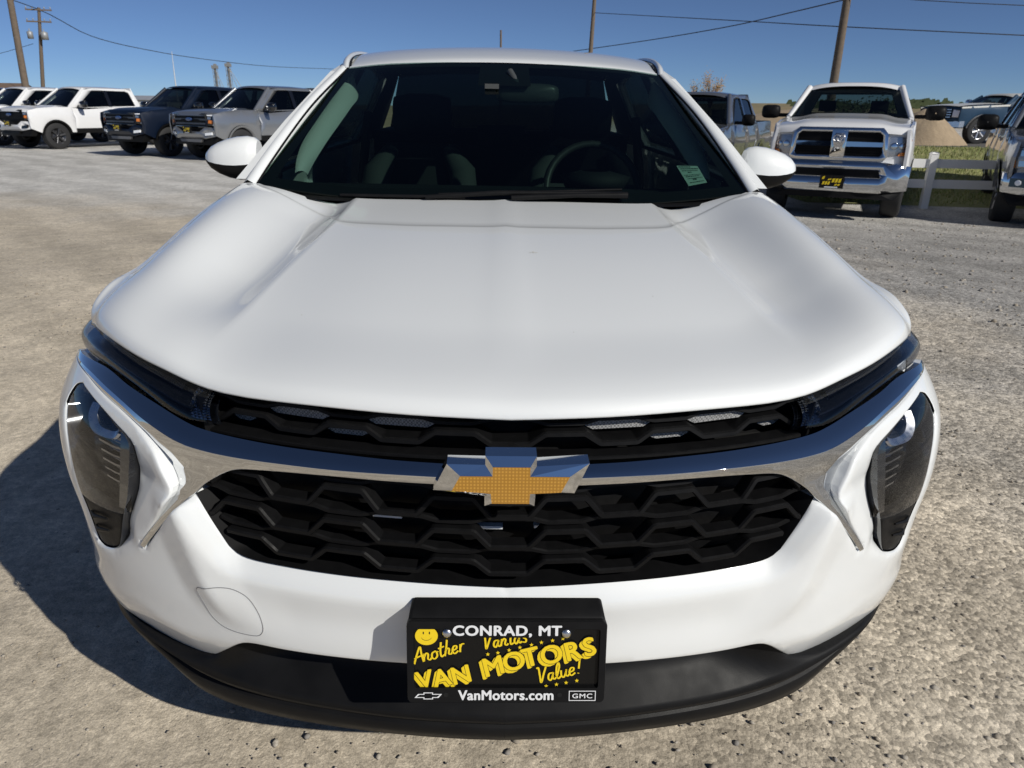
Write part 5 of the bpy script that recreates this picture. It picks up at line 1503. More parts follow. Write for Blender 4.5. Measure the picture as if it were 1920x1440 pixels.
    def plate(s, z, y=-.03):
        mb = MB(); mb.box((0, y + .015, z), (.33, .03, .185)); p_ = mb.build('license_plate', plate_black, s.r)
        mb = MB()
        for (x0, x1, za, zb) in ((-.13, -.02, -.045, .0), (.0, .13, -.01, .045), (-.14, -.10, .03, .07), (-.06, .0, .02, .04), (.04, .12, -.055, -.03)):
            n_ = max(1, int((x1 - x0) / .035))
            for k in range(n_):
                xa = x0 + (x1 - x0) * k / n_; xb = xa + (x1 - x0) / n_ * .78; sk = .010
                mb.add([(xa, y - .0035, z + za), (xb, y - .0035, z + za + .008), (xb + sk, y - .0035, z + zb + .008), (xa + sk, y - .0035, z + zb)], [(0, 1, 2, 3)])
        mb.build('lettering', letter_yellow, p_)
        mb = MB(); mb.add([(-.09, y - .0035, z - .085), (.09, y - .0035, z - .085), (.09, y - .0035, z - .068), (-.09, y - .0035, z - .068)], [(0, 1, 2, 3)]); mb.build('lettering', letter_white, p_)
    def ford(s):
        S = s.S; hz = S['hood'] - S.get('fz', 0)
        s.fp('front_shell', [(-.88, .56), (.88, .56), (.95, .9), (.93, hz - .03), (-.93, hz - .03), (-.95, .9)], black_trim, -.05, wall=.2)
        # grille with two broad bars
        g = s.fp('grille', [(-.63, .84), (.63, .84), (.66, .98), (.63, hz - .06), (-.63, hz - .06), (-.66, .98)], black_grille, -.02, r=.0, wall=.03)
        for z in (.90, 1.005, 1.11): s.fp('grille_slat', [(-.64, z - .022), (.64, z - .022), (.64, z + .022), (-.64, z + .022)], S['gbar'], .015, parent=g, wall=.05)
        s.fp('grille_frame', [(-.68, .80), (.68, .80), (.70, .98), (.67, hz - .03), (-.67, hz - .03), (-.70, .98)], S['gframe'], .012, holes=[[(-.62, .85), (.62, .85), (.645, .98), (.62, hz - .075), (-.62, hz - .075), (-.645, .98)]], wall=.05, parent=g)
        mb = MB(); ov = [(0.115 * math.cos(t), 1.005 + S.get('fz', 0) + .048 * math.sin(t)) for t in np.linspace(0, 2 * math.pi, 24, endpoint=False)]
        panel(mb, ov, s.FM(.035), step=.05, r=.012, wall=.03); mb.build('oval_badge', mat('badge_blue', (.02, .05, .16), .3, coat=1.0) if 'badge_blue' not in MATS else MATS['badge_blue'], g)
        for sg in (1, -1):
            f = lambda L: [(sg * x, z) for x, z in L][::sg]
            hb = s.fp('headlight', f([(.665, .86), (.90, .84), (.955, .95), (.935, 1.14), (.68, 1.13)]), gloss_black, -.005, wall=.10)
            s.fp('daytime_lamp', f([(.845, .855), (.895, .85), (.945, .95), (.925, 1.13), (.70, 1.12), (.71, 1.095), (.875, 1.095), (.895, .96)]), led_white, .012, parent=hb, r=.0, wall=.02)
            s.fp('amber_reflector', f([(.73, .915), (.84, .905), (.85, .985), (.74, .99)]), amber, .012, parent=hb, r=.0, wall=.02)
            s.fp('projector_lens', f([(.70, 1.01), (.80, 1.01), (.80, 1.07), (.70, 1.07)]), satin_metal, .010, parent=hb, r=.01, wall=.02)
            s.fp('fog_lamp', f([(.62, .60), (.82, .62), (.83, .69), (.63, .67)]), led_white if S.get('fogw') else gloss_black, .045, r=.0, wall=.04)
        s.fp('front_bumper', [(-.97, .60), (-.60, .52), (.60, .52), (.97, .60), (.985, .80), (.62, .815), (.40, .70), (-.40, .70), (-.62, .815), (-.985, .80)], S['bump'], .04, holes=[[(.59, .59), (.84, .61), (.86, .70), (.60, .68)], [(-.60, .68), (-.86, .70), (-.84, .61), (-.59, .59)]], r=.02, wall=.22)
        s.fp('air_dam', [(-.80, .36), (.80, .36), (.92, .58), (.6, .52), (-.6, .52), (-.92, .58)], S.get('dam', black_trim), -.02, wall=.2)
        s.fp('skid_plate', [(-.40, .43), (.40, .43), (.46, .505), (-.46, .505)], skid_grey if S.get('skid') else black_trim, .03, wall=.1)
        s.plate(.745 + S.get('fz', 0), -.05)
    def ram(s):
        S = s.S; hz = S['hood']
        s.fp('front_shell', [(-.90, .70), (.90, .70), (.94, 1.0), (.92, hz - .02), (-.92, hz - .02), (-.94, 1.0)], truck_white, -.03, wall=.2)
        go = [(-.62, .86), (.62, .86), (.665, .92), (.635, hz - .10), (.56, hz - .02), (-.56, hz - .02), (-.635, hz - .10), (-.665, .92)]
        gi = [(-.565, .93), (.565, .93), (.595, .97), (.565, hz - .12), (.52, hz - .085), (-.52, hz - .085), (-.565, hz - .12), (-.595, .97)]
        g = s.fp('grille', gi, black_grille, .0, r=.0, wall=.02)
        for z in np.arange(.955, hz - .09, .035):
            s.fp('grille_slat', [(-.57, z - .006), (.57, z - .006), (.57, z + .006), (-.57, z + .006)], black_grille, .02, parent=g, r=.0, wall=.03)
        s.fp('grille_surround', go, chrome, .055, holes=[gi], r=.03, wall=.10, parent=g)
        mz = (.93 + hz - .085) / 2
        for sg in (1, -1): s.fp('cross_bar', [(sg * x, z) for x, z in [(.06, mz - .035), (.585, mz - .03), (.59, mz + .03), (.06, mz + .035)]][::sg], chrome, .06, parent=g, r=.014, wall=.05)
        s.fp('cross_bar', [(-.095, .91), (.095, .91), (.10, mz), (.105, hz - .06), (-.105, hz - .06), (-.10, mz)], chrome, .062, parent=g, r=.015, wall=.05)
        # plain faceted shield where the two bars meet
        mb = MB(); panel(mb, [(-.05, mz - .06), (.05, mz - .06), (.085, mz + .04), (.06, mz + .15), (-.06, mz + .15), (-.085, mz + .04)], s.FM(.085), step=.05, r=.03, wall=.03); 
        for sg in (1, -1): mb.tube([(sg * (.03 + .045 * math.cos(a) * k_), -.055 - .02 * k_, mz + .085 + .05 * math.sin(a) * k_) for a, k_ in [(x_, 1 - .09 * x_) for x_ in np.linspace(2.4, -3.2, 14)]], .012, 6)
        mb.build('shield_badge', satin_metal, g)
        for sg in (1, -1):
            f = lambda L: [(sg * x, z) for x, z in L][::sg]
            hb = s.fp('headlight', f([(.675, .93), (.945, .93), (.955, 1.17), (.92, 1.20), (.665, 1.195)]), mat('lamp_grey', (.42, .43, .44), .22, metal=.7) if 'lamp_grey' not in MATS else MATS['lamp_grey'], -.01, wall=.1)
            for (cx, cz, rr_) in ((.735, 1.075, .052), (.84, 1.075, .048)):
                mb = MB(); o_ = [(sg * (cx + rr_ * math.cos(t)), cz + rr_ * math.sin(t)) for t in np.linspace(0, 2 * math.pi, 16, endpoint=False)][::sg]
                panel(mb, o_, s.FM(.0), step=.04, r=.02, wall=.02); mb.build('projector_lens', chrome, hb)
            s.fp('amber_reflector', f([(.885, .96), (.945, .96), (.95, 1.17), (.90, 1.175)]), amber, .008, parent=hb, r=.0, wall=.02)
            s.fp('amber_reflector', f([(.80, .945), (.93, .945), (.93, .995), (.83, .99)]), amber, .009, parent=hb, r=.0, wall=.02)
            s.fp('lamp_lens', f([(.67, .925), (.95, .925), (.96, 1.17), (.925, 1.205), (.66, 1.20)]), clear_lens, .022, parent=hb, r=.01, wall=.05)
        s.fp('front_bumper', [(-1.0, .46), (-.62, .42), (.62, .42), (1.0, .46), (1.005, .80), (.66, .85), (-.66, .85), (-1.005, .80)], chrome, .10, holes=[[(-.62, .645), (.62, .645), (.60, .735), (-.60, .735)]], r=.05, wall=.25)
        s.fp('bumper_vent', [(-.63, .635), (.63, .635), (.61, .745), (-.61, .745)], black_trim, .05, r=.0, wall=.02)
        s.fp('air_dam', [(-.86, .32), (.86, .32), (.96, .46), (.6, .43), (-.6, .43), (-.96, .46)], black_trim, .02, wall=.2)
        s.plate(.565, -.10)
    def chev(s):
        S = s.S; hz = S['hood']
        s.fp('front_shell', [(-.90, .62), (.90, .62), (.95, .95), (.93, hz - .02), (-.93, hz - .02), (-.95, .95)], S['paint'], -.04, wall=.2)
        g = s.fp('grille', [(-.60, .80), (.60, .80), (.66, .92), (.64, hz - .06), (-.64, hz - .06), (-.66, .92)], black_grille, .0, r=.0, wall=.03)
        for z in (.86, .935, 1.01, 1.085): s.fp('grille_slat', [(-.63, z - .012), (.63, z - .012), (.63, z + .012), (-.63, z + .012)], chrome, .025, parent=g, wall=.04, r=.006)
        for sg in (1, -1):
            f = lambda L: [(sg * x, z) for x, z in L][::sg]
            hb = s.fp('headlight', f([(.66, .87), (.93, .84), (.955, .98), (.94, 1.13), (.67, 1.12)]), MATS.get('lamp_grey') or mat('lamp_grey', (.42, .43, .44), .22, metal=.7), -.005, wall=.1)
            s.fp('amber_reflector', f([(.87, .86), (.945, .86), (.95, .96), (.88, .96)]), amber, .012, parent=hb, r=.0, wall=.02)
            for zz in (.91, 1.05): s.fp('projector_lens', f([(.70, zz - .035), (.84, zz - .035), (.84, zz + .04), (.70, zz + .04)]), chrome, .008, parent=hb, r=.01, wall=.02)
            s.fp('lamp_lens', f([(.655, .865), (.935, .835), (.96, .98), (.945, 1.135), (.665, 1.125)]), clear_lens, .025, parent=hb, r=.01, wall=.05)
            mb = MB(); panel(mb, f([(.70, .60), (.90, .60), (.90, .72), (.70, .72)]), s.FM(.085), step=.1, wall=.02); fo = mb.build('fog_lamp_recess', gloss_black, s.r)
            mb = MB(); panel(mb, [(sg * .80 + .038 * math.cos(t), .66 + .038 * math.sin(t)) for t in np.linspace(0, 2 * math.pi, 16, endpoint=False)], s.FM(.10), step=.03, r=.01, wall=.03); mb.build('fog_lamp', led_white, fo)
        s.fp('front_bumper', [(-.98, .52), (-.6, .48), (.6, .48), (.98, .52), (1.0, .78), (.64, .80), (-.64, .80), (-1.0, .78)], S['bump'], .07, r=.04, wall=.25)
        s.fp('air_dam', [(-.84, .34), (.84, .34), (.95, .52), (.6, .48), (-.6, .48), (-.95, .52)], black_trim, .0, wall=.2)
        s.plate(.64, -.03)

BASE = dict(w=2.02, len=5.88, fa=.95, ra=4.64, wr=.415, hood=1.19, belt=1.29, roof=1.955, roofw=1.42, sill=.52, cowl=1.50, ws_top=2.22, bpillar=2.98, cab_rear=4.13,
            handle=black_trim, rim=rim_dark, mirror_mat=black_trim, dome=.05, gbar=black_trim, gframe=black_trim, bump=truck_white, arch_mat=black_trim, dip=.06)
def make_truck(label, S, x, y, z, yaw, group=None, cat='truck'):
    root = empty('pickup_truck', label, cat, (x, y, z), yaw, group)
    d = dict(BASE); d.update(S)
    return Truck(root, d).build()
FORD_W = dict(face='ford', fz=.06, hood=1.25, nose=.06, paint=truck_white, bump=truck_white, gbar=black_grille, gframe=black_grille, mirror_mat=gloss_black, archk=1.0, cladding=black_trim, handle=truck_white)
FORD_N = dict(face='ford', fz=.06, hood=1.25, nose=.06, paint=navy_paint, bump=navy_paint, gbar=mat('bar_grey', (.10, .10, .105), .3, metal=.7), gframe=gloss_black, rim=rim_dark, cladding=black_trim, handle=navy_paint, skid=True, fogw=True, mirror_mat=gloss_black)
FORD_S = dict(face='ford', fz=.06, hood=1.25, nose=.06, paint=silver_paint, bump=silver_paint, gbar=MATS['bar_grey'], gframe=gloss_black, rim=rim_dark, cladding=black_trim, handle=silver_paint, skid=True, fogw=True, mirror_mat=gloss_black, arch_mat=silver_paint)
RAM = dict(face='ram', paint=truck_white, bump=chrome, hood=1.34, belt=1.42, roof=1.985, roofw=1.44, w=2.03, wr=.42, sill=.58, cowl=1.62, ws_top=2.25, bpillar=3.0, cab_rear=3.30, reg=True, len=5.9, ra=4.6, mirror=(.30, .22), dip=.0, dome=.07, arch_mat=truck_white, rear_glass=glass('clear_pane', (.36, .42, .40), 1.45), side_glass=MATS['clear_pane'], roof_mat=None)
CHEV_G = dict(face='chev', paint=dark_silver_paint, bump=chrome, hood=1.22, belt=1.30, roof=1.93, arch_mat=dark_silver_paint, mirror=(.25, .22), dip=.0, handle=chrome, rim=rim_silver, side_glass=truck_glass)
CHEV_R = dict(face='chev', paint=dark_silver_paint, bump=chrome, hood=1.25, belt=1.34, roof=1.97, arch_mat=dark_silver_paint, mirror=(.30, .24), dip=.0, handle=chrome, rim=rim_dark, wr=.43)
# =================================================================== parked vehicles round the lot
def gz(x, y): return float(ground_z(x, y))
G1 = 'trucks parked along the left edge of the lot'
def put(label, S, x, y, yaw, group, dz=0.0): return make_truck(label, S, x, y, gz(x, y) + dz if dz is None else gz(x, y), R(yaw), group)
make_truck('white pickup truck with black grille and black wheels, frontmost white one at far left', FORD_W, -15.68, 24.72, -.12, R(-29.6), G1)
make_truck('dark navy pickup truck with amber lamp parked between white and silver pickups', FORD_N, -10.75, 21.75, -.12, R(-31), G1)
make_truck('silver grey pickup truck beside the navy one, partly behind the door mirror', FORD_S, -8.25, 20.45, -.12, R(-33), G1)
make_truck('white pickup truck half hidden behind the frontmost white pickup at far left', dict(FORD_W, bump=chrome), -18.55, 26.4, -.12, R(-30), G1)
make_truck('black pickup truck only just showing at the left edge of the photo', dict(FORD_N, paint=gloss_black, bump=gloss_black), -21.6, 28.2, -.12, R(-30), G1)
G2 = 'trucks parked along the right edge of the lot'
make_truck('dark silver crew cab pickup with chrome handles behind the windshield pillar of the white car', CHEV_G, 3.06, 13.92, -.25, R(-30), G2)
make_truck('white heavy pickup facing the camera with a big chrome cross grille and chrome bumper', RAM, 5.0, 10.78, -.20, R(-27.8), G2)
make_truck('dark pickup cut off by the right edge, showing mirror, chrome bumper and front tyre', CHEV_R, 8.02, 9.70, -.24, R(-31.0), G2)
# old two-tone off-roader on the road behind the fence
OLD = dict(face='old', paint=blue_old, bump=satin_metal, hood=1.06, belt=1.08, roof=1.45, roofw=1.45, w=1.98, len=4.6, fa=.85, ra=3.45, wr=.385, sill=.50, cowl=1.55, ws_top=1.95, bpillar=2.75, cab_rear=4.45, nobed=False, rim=rim_silver, mirror=(.16, .22), mirror_mat=chrome, dome=.03, dip=.0, handle=chrome, roof_mat=cream_old, arch_mat=satin_metal, tw=.24, side_glass=truck_glass, rear_glass=truck_glass, cladding=satin_metal, nose=.04)
def old_face(s):
    S = s.S
    s.fp('front_shell', [(-.90, .56), (.90, .56), (.93, 1.03), (-.93, 1.03)], blue_old, -.03, wall=.2)
    g = s.fp('grille', [(-.62, .72), (.62, .72), (.62, 1.0), (-.62, 1.0)], black_grille, .0, r=0, wall=.03)
    for z in (.76, .83, .90, .97): s.fp('grille_slat', [(-.62, z - .012), (.62, z - .012), (.62, z + .012), (-.62, z + .012)], satin_metal, .02, parent=g, r=0, wall=.03)
    for sg in (1, -1): s.fp('headlight', [(sg * x, z) for x, z in [(.66, .76), (.88, .76), (.88, .97), (.66, .97)]][::sg], led_white, .01, wall=.05)
    s.fp('front_bumper', [(-.98, .48), (.98, .48), (.98, .65), (-.98, .65)], satin_metal, .10, r=.02, wall=.15)
    # pale upper band: the hood side and the strip under the glass
    for sg in (1, -1):
        mb = MB(); panel(mb, [(.14, 1.005), (1.5, 1.075), (4.4, 1.08), (4.4, 1.115), (1.55, 1.125), (.14, 1.05)], lambda U, off=0.0: np.stack([s.hw(U[:, 0], U[:, 1]) + off + .010, U[:, 0], U[:, 1]], -1), step=.3, wall=.02)
        (mb if sg > 0 else mb.flipped_x()).build('pale_belt_band', cream_old, s.r)
    mb = MB(); mb.grid([[(u * .86, y, z + .03 * (1 - u * u)) for u in np.linspace(-1, 1, 13)] for y, z in ((.12, 1.062), (.4, 1.100), (1.0, 1.135), (1.52, 1.150))], True); mb.build('pale_hood_top', cream_old, s.r)
Truck.old = old_face
orx = empty('off_roader', 'old blue and cream two-tone off-roader on the road behind the white fence', 'off-roader', (13.55, 23.0, .44), R(-86))
d_ = dict(BASE); d_.update(OLD); Truck(orx, d_).build()

# =================================================================== road, grass, fence, mound
rd = MB(); xs = np.concatenate([np.linspace(5.5, 30, 30), np.linspace(34, 300, 20)])
def road_y(x): return 24.2 - .2 * (x - 7) * 1.0
rd.grid([[(x, road_y(x) + o, gz(x, road_y(x) + o) + .012 - (.03 if abs(o) > 2.9 else 0)) for x in xs] for o in (-3.0, -2.8, -1, 1, 2.8, 3.0)], True)
ro_ = rd.build('road', add_noise(mat('road_asphalt', (.10, .095, .09), .9), 3, .25), None); tag(ro_, kind='structure')
# grass verge: blades as one mass
def blades(n, fn, seed, h0, h1, w):
    r = np.random.default_rng(seed); c = fn(r, n); n = len(c); z = ground_z(c[:, 0], c[:, 1]); h = r.uniform(h0, h1, n); a = r.uniform(0, 6.3, n); ln = r.normal(0, .35, (n, 2)) * h[:, None]
    b = np.stack([np.cos(a), np.sin(a)], -1) * (w * r.uniform(.6, 1.4, n))[:, None]
    P0 = np.c_[c - b, z - .01]; P1 = np.c_[c + b, z - .01]; P2 = np.c_[c + ln, z + h]
    V = np.stack([P0, P1, P2], 1).reshape(-1, 3); F = np.arange(3 * n).reshape(-1, 3); return V, F, r.choice(3, n, p=[.45, .35, .2])
def verge(r, n):
    c = np.stack([r.uniform(5.6, 17, n), r.uniform(9, 23, n)], -1); yy = c[:, 1] + .2 * (c[:, 0] - 7)
    m = (yy > 12.75 + .25 * r.normal(0, 1, n) ** 2) & (yy < 20.9); c = c[m]
    cl = vnoise(c[:, 0] / .7, c[:, 1] / .7, 21) + .5; return c[r.random(len(c)) < .45 + .7 * cl]
V, F, M_ = blades(90000, verge, 3, .02, .08, .011)
gb_ = MB(); 
me = bpy.data.meshes.new('grass'); me.from_pydata(V.tolist(), [], F.tolist()); me.polygons.foreach_set('material_index', M_.astype(np.int32))
for i, c in enumerate(((.22, .27, .075), (.31, .31, .11), (.42, .37, .19))): me.materials.append(add_noise(mat('grass_%d' % i, c, .8), 3, .3))
o = bpy.data.objects.new('grass', me); link(o); tag(o, 'mown green and straw coloured grass on the bank behind the white fence', 'grass', kind='stuff')
turf = MB(); tx = np.linspace(5.6, 17, 40)
turf.grid([[(x, yy - .2 * (x - 7), gz(x, yy - .2 * (x - 7)) + .006) for x in tx] for yy in np.linspace(12.7, 21.1, 30)], True)
to = turf.build('turf', add_noise(mat('turf_soil', (.27, .275, .11), .95), 2.2, .35, bump=.4, bscale=30, dist=.03), None); tag(to, kind='structure')
# white rail fence
fence = empty('rail_fence', 'white painted two-rail fence between the gravel lot and the grass bank', 'fence', (7.3, 12.35, gz(7.3, 12.35)))
SHIFT = Vector(fence.location)
fence_white = add_noise(mat('fence_white', (.80, .80, .79), .5), 6, .06)
fd = Vector((1, -.2, 0)).normalized(); fn_ = Vector((.2, 1, 0)).normalized(); F0 = Vector((7.37, 12.3, 0))
rotf = Matrix.Rotation(math.atan2(fd.y, fd.x), 3, 'Z')
for k in range(-1, 4):
    p = F0 + fd * (k * 2.45); z = gz(p.x, p.y)
    mb = MB(); mb.box((p.x, p.y, z + .44), (.115, .115, .92), rotf); mb.box((p.x, p.y, z + .91), (.13, .13, .03), rotf, taper=.6); mb.build('post', fence_white, fence)
for hz_ in (.74, .41):
    for k in range(-1, 3):
        a = F0 + fd * (k * 2.45) + fn_ * -.002; b = F0 + fd * ((k + 1) * 2.45); a.z = gz(a.x, a.y) + hz_; b.z = gz(b.x, b.y) + hz_
        dv = b - a; c = (a + b) / 2; rt = dv.to_track_quat('X', 'Z').to_matrix()
        mb = MB(); mb.box(c, (dv.length - .118, .045, .14), rt); mb.build('rail', fence_white, fence)
SHIFT = Vector((0, 0, 0))
# dirt mound beside the road
md = MB(); rows = []
for i in range(24):
    row = []
    for j in range(40):
        x = 10.6 + 3.4 * j / 39; y = 20.4 + 3.2 * i / 23; q = math.hypot((x - 12.55) / 1.35, (y - 21.9) / 1.4)
        n_ = float(vnoise(np.array(x / .35), np.array(y / .35), 33)) + .5 * float(vnoise(np.array(x / .12), np.array(y / .12), 34))
        row.append((x, y, gz(x, y) - .05 + max(0, .98 * (1 - q ** 1.5)) * (1 + .12 * n_) + .05 * n_ * (q < 1)))
    rows.append(row)
md.grid(rows, True); o = md.build('dirt_mound', add_noise(mat('mound_dirt', (.36, .275, .18), .95), 5, .25, bump=.5, bscale=14, dist=.03), None); tag(o, 'low pale brown heap of dirt beside the road behind the fence', 'mound', kind='structure')
# second low bank seen between the trucks
md = MB(); rows = []
for i in range(12):
    rows.append([(11.5 + 9 * j / 30, 33 + 8 * i / 11, gz(11.5 + 9 * j / 30, 33 + 8 * i / 11) + 1.0 * math.sin(math.pi * i / 11) * math.sin(math.pi * j / 30) ** .5) for j in range(31)])
md.grid(rows, True); o = md.build('field_bank', MATS['mound_dirt'], None); tag(o, kind='structure')

# =================================================================== poles and wires
wood = add_noise(mat('pole_wood', (.15, .115, .085), .9), 8, .35, bump=.4, bscale=50)
zinc = add_noise(mat('zinc', (.33, .34, .35), .5, metal=.3), 20, .2)
wire_m = mat('wire_black', (.03, .035, .045), .7)
def pole(label, x, y, top, r0, lean=(0, 0), arms=(), cans=(), group='wooden utility poles round the lot', name='utility_pole'):
    global SHIFT
    z = gz(x, y); root = empty(name, label, 'pole', (x, y, z), 0, group); SHIFT = Vector((x, y, z))
    hgt_ = top - z
    P_ = lambda h: Vector((x + lean[0] * h, y + lean[1] * h, z + h))
    mb = MB(); mb.tube([P_(h) for h in np.linspace(-.2, hgt_, 8)], list(np.linspace(r0, r0 * .66, 8)), 12); mb.build('shaft', wood, root)
    for (za, half, yaw) in arms:
        c = P_(za - z); mb = MB(); rt = Matrix.Rotation(yaw, 3, 'Z'); mb.box(c + rt @ Vector((0, -.14, 0)), (2 * half, .10, .12), rt); ao = mb.build('crossarm', wood, root)
        for q in (-.92, -.45, .45, .92):
            mb = MB(); b_ = c + rt @ Vector((q * half, -.14, .06)); mb.tube([b_, b_ + Vector((0, 0, .10)), b_ + Vector((0, 0, .20))], [.02, .06, .035], 8); mb.build('insulator', zinc, ao)
    for (za, off, rr_, hh) in cans:
        c = P_(za - z) + Vector(off); mb = MB(); mb.lathe([(0, -hh / 2), (rr_, -hh / 2), (rr_, hh / 2 - .06), (rr_ * .6, hh / 2), (0, hh / 2)], 16, 'Z', c); mb.tube([c + Vector((0, 0, hh / 2)), c + Vector((0, 0, hh / 2 + .22))], [.05, .03], 6); mb.build('transformer', zinc, root)
    SHIFT = Vector((0, 0, 0)); return root
pole('plain brown wooden pole rising behind the roof of the white heavy pickup', 12.47, 28.0, 9.5, .165)
pole('thin wooden pole standing behind the right end of the white car roof', 6.05, 50.0, 10.5, .16, lean=(.03, 0))
pole('bare leaning wooden pole at the far left without crossarms', -22.95, 38.0, 9.8, .17, lean=(.045, 0))
pole('wooden pole with two crossarms and transformers at the far left', -42.4, 72.4, 9.2, .19, lean=(.17, 0), arms=((9.0, 1.05, .25), (8.05, 1.0, .25)), cans=((6.95, (-.72, -.3, 0), .24, .62), (6.90, (.55, -.3, 0), .30, .66)))
pole('far dark pole tip just above the middle of the white car roof', .60, 70.0, 7.7, .13)
def wire(label, pts, r=.022):
    global SHIFT
    L = smooth_line(pts, 2.0); SHIFT = Vector(L[0]); mb = MB(); mb.tube(L, r, 5, cap=False); o = mb.build('overhead_wire', wire_m); o.location = L[0]; SHIFT = Vector((0, 0, 0))
    tag(o, label, 'wire', 'overhead wires'); return o
sc_ = lambda L, k: [tuple(np.array(EYE) + (np.array(q) - np.array(EYE)) * k) for q in L]
wire('long sagging wire from the left crossarm pole down toward the car roof', sc_([(-31.6, 46.0, 7.9), (-29.27, 51.5, 6.9), (-29.39, 58.0, 5.85), (-28.81, 68.0, 5.42), (-27.92, 78.0, 5.36), (-26.2, 90.0, 5.44), (-21.58, 110.0, 6.06)], 1.4), .040)
wire('wire running up from the car roof to the top of the right pole', [(.6, 72, 5.2), (7.12, 70.0, 6.08), (8.28, 66.0, 6.03), (12.35, 56.0, 6.11), (14.78, 48.0, 6.16), (15.72, 42.0, 6.18), (16.08, 36.0, 6.09)], .030)
wire('wire passing behind the thin pole and across the right pole toward the right edge', [(6.3, 50.0, 6.94), (10.91, 34.0, 4.91), (12.56, 28.2, 4.17), (17.78, 26.0, 3.77), (20.18, 26.0, 3.71)], .018)
wire('short wire high in the upper right corner', [(12.43, 27.8, 5.2), (14.45, 27.0, 4.9), (17.53, 26.0, 4.66), (19.9, 26.0, 4.6)], .014)
wire('faint wire left of the crossarm pole at the left edge', sc_([(-38.68, 60.0, 4.48), (-34.94, 56.0, 4.49), (-29.88, 51.5, 4.83)], 1.35), .022)
# pale whip antenna beyond the left trucks
mb = MB(); SHIFT = Vector((-28.73, 70, -.1)); mb.tube([(-28.73, 70, -.1), (-28.70, 70, 3.2), (-28.62, 70, 5.6)], [.07, .05, .02], 6); o = mb.build('radio_mast', mat('mast_white', (.62, .64, .66), .5)); o.location = SHIFT; SHIFT = Vector((0, 0, 0)); tag(o, 'thin pale mast standing up above the navy pickup', 'mast')
# grain elevator legs on the skyline
steel = add_noise(mat('galvanised', (.34, .34, .33), .5, metal=.4), 4, .2)
gz0 = gz(-138, 400)
for (x, top, lab) in ((-142.8, 18.3, 'left, shorter of the two far grain elevator towers on the skyline'), (-136.0, 19.3, 'right, taller of the two far grain elevator towers, guyed on its right')):
    root = empty('elevator_tower', lab, 'tower', (x, 400, gz0), 0, 'far grain elevator towers'); SHIFT = Vector((x, 400, gz0))
    mb = MB()
    for dx in (-1.1, 1.1):
        for dy in (-1.1, 1.1): mb.tube([(x + dx, 400 + dy, gz0), (x + dx * .8, 400 + dy * .8, top)], .13, 5)
    mb.build('leg', steel, root); mb = MB()
    for i in range(9):
        za = gz0 + (top - gz0) * i / 9; zb = gz0 + (top - gz0) * (i + 1) / 9; s_ = 1 if i % 2 else -1; mb.tube([(x - s_ * 1.0, 398.9, za), (x + s_ * 1.0, 398.9, zb)], .09, 4); mb.tube([(x - 1, 398.9, zb), (x + 1, 398.9, zb)], .08, 4)
    mb.build('brace', steel, root)
    mb = MB(); mb.tube([(x, 400, gz0 + 3), (x, 400, top)], .45, 8); mb.build('casing', steel, root)
    mb = MB(); mb.box((x, 400, top + .5), (2.8, 2.2, 1.5)); mb.box((x + .2, 400, top + 1.6), (1.2, 1.4, .8)); mb.build('head_house', steel, root)
    mb = MB()
    for e in (5, 8): mb.tube([(x, 400, top), (x + e * (1 if x > -140 else .6), 400, gz0 + 5)], .12, 4)
    mb.build('spout', steel, root); SHIFT = Vector((0, 0, 0))
# low far buildings and a gable
def shed(label, x, y, w, d, h, rise, m, m2, name='shed', group=None):
    global SHIFT
    z = gz(x, y); root = empty(name, label, 'building', (x, y, z), 0, group); SHIFT = Vector((x, y, z))
    mb = MB(); mb.box((x, y, z + h / 2), (w, d, h)); mb.build('wall', m, root)
    mb = MB(); mb.add([(x - w / 2 - .3, y - d / 2 - .3, z + h), (x + w / 2 + .3, y - d / 2 - .3, z + h), (x + w / 2 + .3, y + d / 2 + .3, z + h), (x - w / 2 - .3, y + d / 2 + .3, z + h), (x - w / 2 - .3, y, z + h + rise), (x + w / 2 + .3, y, z + h + rise)], [(0, 1, 5, 4), (3, 4, 5, 2), (0, 4, 3), (1, 2, 5)]); mb.build('roof', m2, root)
    for k in range(max(1, int(w / 5))):
        mb = MB(); mb.box((x - w / 2 + 2.2 + k * 5, y - d / 2 - .03, z + h * .5), (1.6, .08, h * .45)); mb.build('window', gloss_black, root)
    SHIFT = Vector((0, 0, 0))
shed_white = add_noise(mat('shed_white', (.62, .62, .60), .7), 2, .1); shed_roof = add_noise(mat('shed_roof', (.42, .43, .45), .5, metal=.3), 2, .1); brown_roof = add_noise(mat('brown_roof', (.16, .11, .08), .8), 2, .2)
shed('long pale building far behind the gap between the left trucks', -58.5, 130, 16, 8, 1.9, .7, shed_white, shed_roof)
shed('small brown gabled roof at the far left above the parked trucks', -46.5, 75, 2.6, 3, 2.35, .75, brown_roof, brown_roof, 'hut')
shed('far white building behind the silver pickup roof', -38.5, 150, 9, 8, 2.6, .9, shed_white, shed_roof)
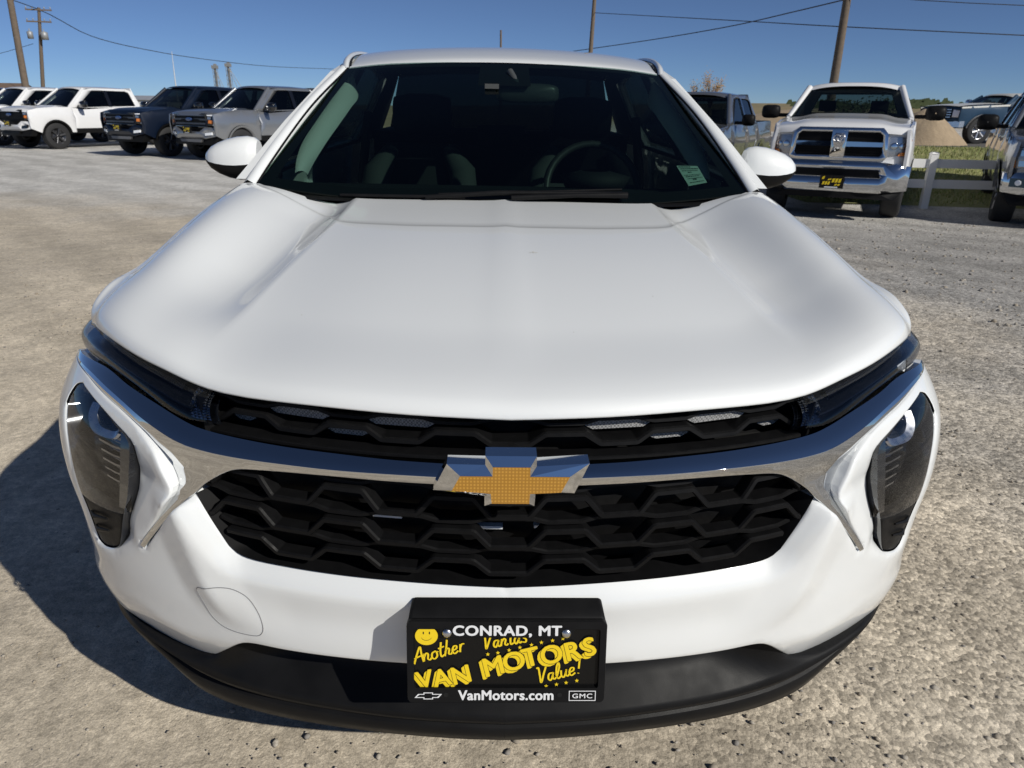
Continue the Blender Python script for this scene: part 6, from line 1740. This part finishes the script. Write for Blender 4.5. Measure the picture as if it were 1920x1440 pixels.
# trees on the skyline: twigs with autumn leaves
bark = add_noise(mat('bark', (.14, .10, .07), .9), 10, .3)
def tree(label, x, y, h, w, cols, n, seed, group=None):
    global SHIFT
    r = random.Random(seed); z = gz(x, y); root = empty('autumn_tree', label, 'tree', (x, y, z), 0, group); SHIFT = Vector((x, y, z)); mb = MB(); tips = []
    mb.tube([(x, y, z - .1), (x + .05, y, z + h * .45)], [.11, .07], 7)
    for k in range(16):
        a = r.uniform(0, 6.3); b0 = Vector((x, y, z + h * r.uniform(.2, .45))); e = Vector((x + math.cos(a) * w * r.uniform(.2, .5), y + math.sin(a) * w * r.uniform(.2, .5), z + h * r.uniform(.6, 1.0))); m_ = b0.lerp(e, .5) + Vector((0, 0, .1 * h)); mb.tube([b0, m_, e], [.04, .025, .008], 5); tips += [m_.lerp(e, t) for t in (.2, .5, .8, 1.0)]
    mb.build('trunk', bark, root)
    mb = MB()
    for k in range(n):
        c = r.choice(tips) + Vector((r.gauss(0, .16 * w * .5), r.gauss(0, .16 * w * .5), r.gauss(0, .08 * h))); s_ = r.uniform(.03, .07); u_ = Vector((r.uniform(-1, 1), r.uniform(-1, 1), r.uniform(-1, 1))).normalized(); v_ = u_.orthogonal().normalized()
        mb.add([c - u_ * s_, c + v_ * s_ * .6, c + u_ * s_, c - v_ * s_ * .6], [(0, 1, 2, 3)], False, k % 2)
    mb.build('crown', cols, root); SHIFT = Vector((0, 0, 0))
lf1 = add_noise(mat('leaf_orange', (.36, .17, .035), .7), 5, .3); lf2 = add_noise(mat('leaf_straw', (.34, .24, .10), .7), 5, .3); lf3 = add_noise(mat('leaf_green', (.05, .07, .025), .8), 5, .3)
tree('orange autumn tree top above the dark silver crew cab', 17.1, 60, 3.3, 2.2, [lf1, lf2], 1300, 5, 'autumn trees on the skyline')
tree('straw coloured thin tree left of the orange one above the crew cab', 15.9, 60, 2.9, 1.6, [lf2, lf1], 420, 6, 'autumn trees on the skyline')
tree('dark leafy tree seen through the cab of the white heavy pickup', 13.3, 27.0, 1.35, 2.4, [lf3, lf3], 1500, 7)
# shelter belt of far trees along the horizon on the right
r_ = np.random.default_rng(9); V_, F_ = [], []
for k in range(1500):
    x = r_.uniform(330, 900); y = 800 + r_.normal(0, 20); z = gz(x, y) + r_.uniform(0, 7) * (.6 + .5 * math.sin(x / 17.0)); s_ = r_.uniform(2, 5); n = len(V_)
    V_ += [(x - s_, y, z - s_ * .5), (x + s_, y + 1, z - s_ * .5), (x + s_ * .4, y, z + s_ * .7), (x - s_ * .5, y - 1, z + s_ * .6)]; F_.append((n, n + 1, n + 2, n + 3))
mb = MB(); mb.add(V_, F_); o = mb.build('far_treeline', lf3); tag(o, 'dark line of far trees along the horizon at the right', 'trees', kind='stuff')
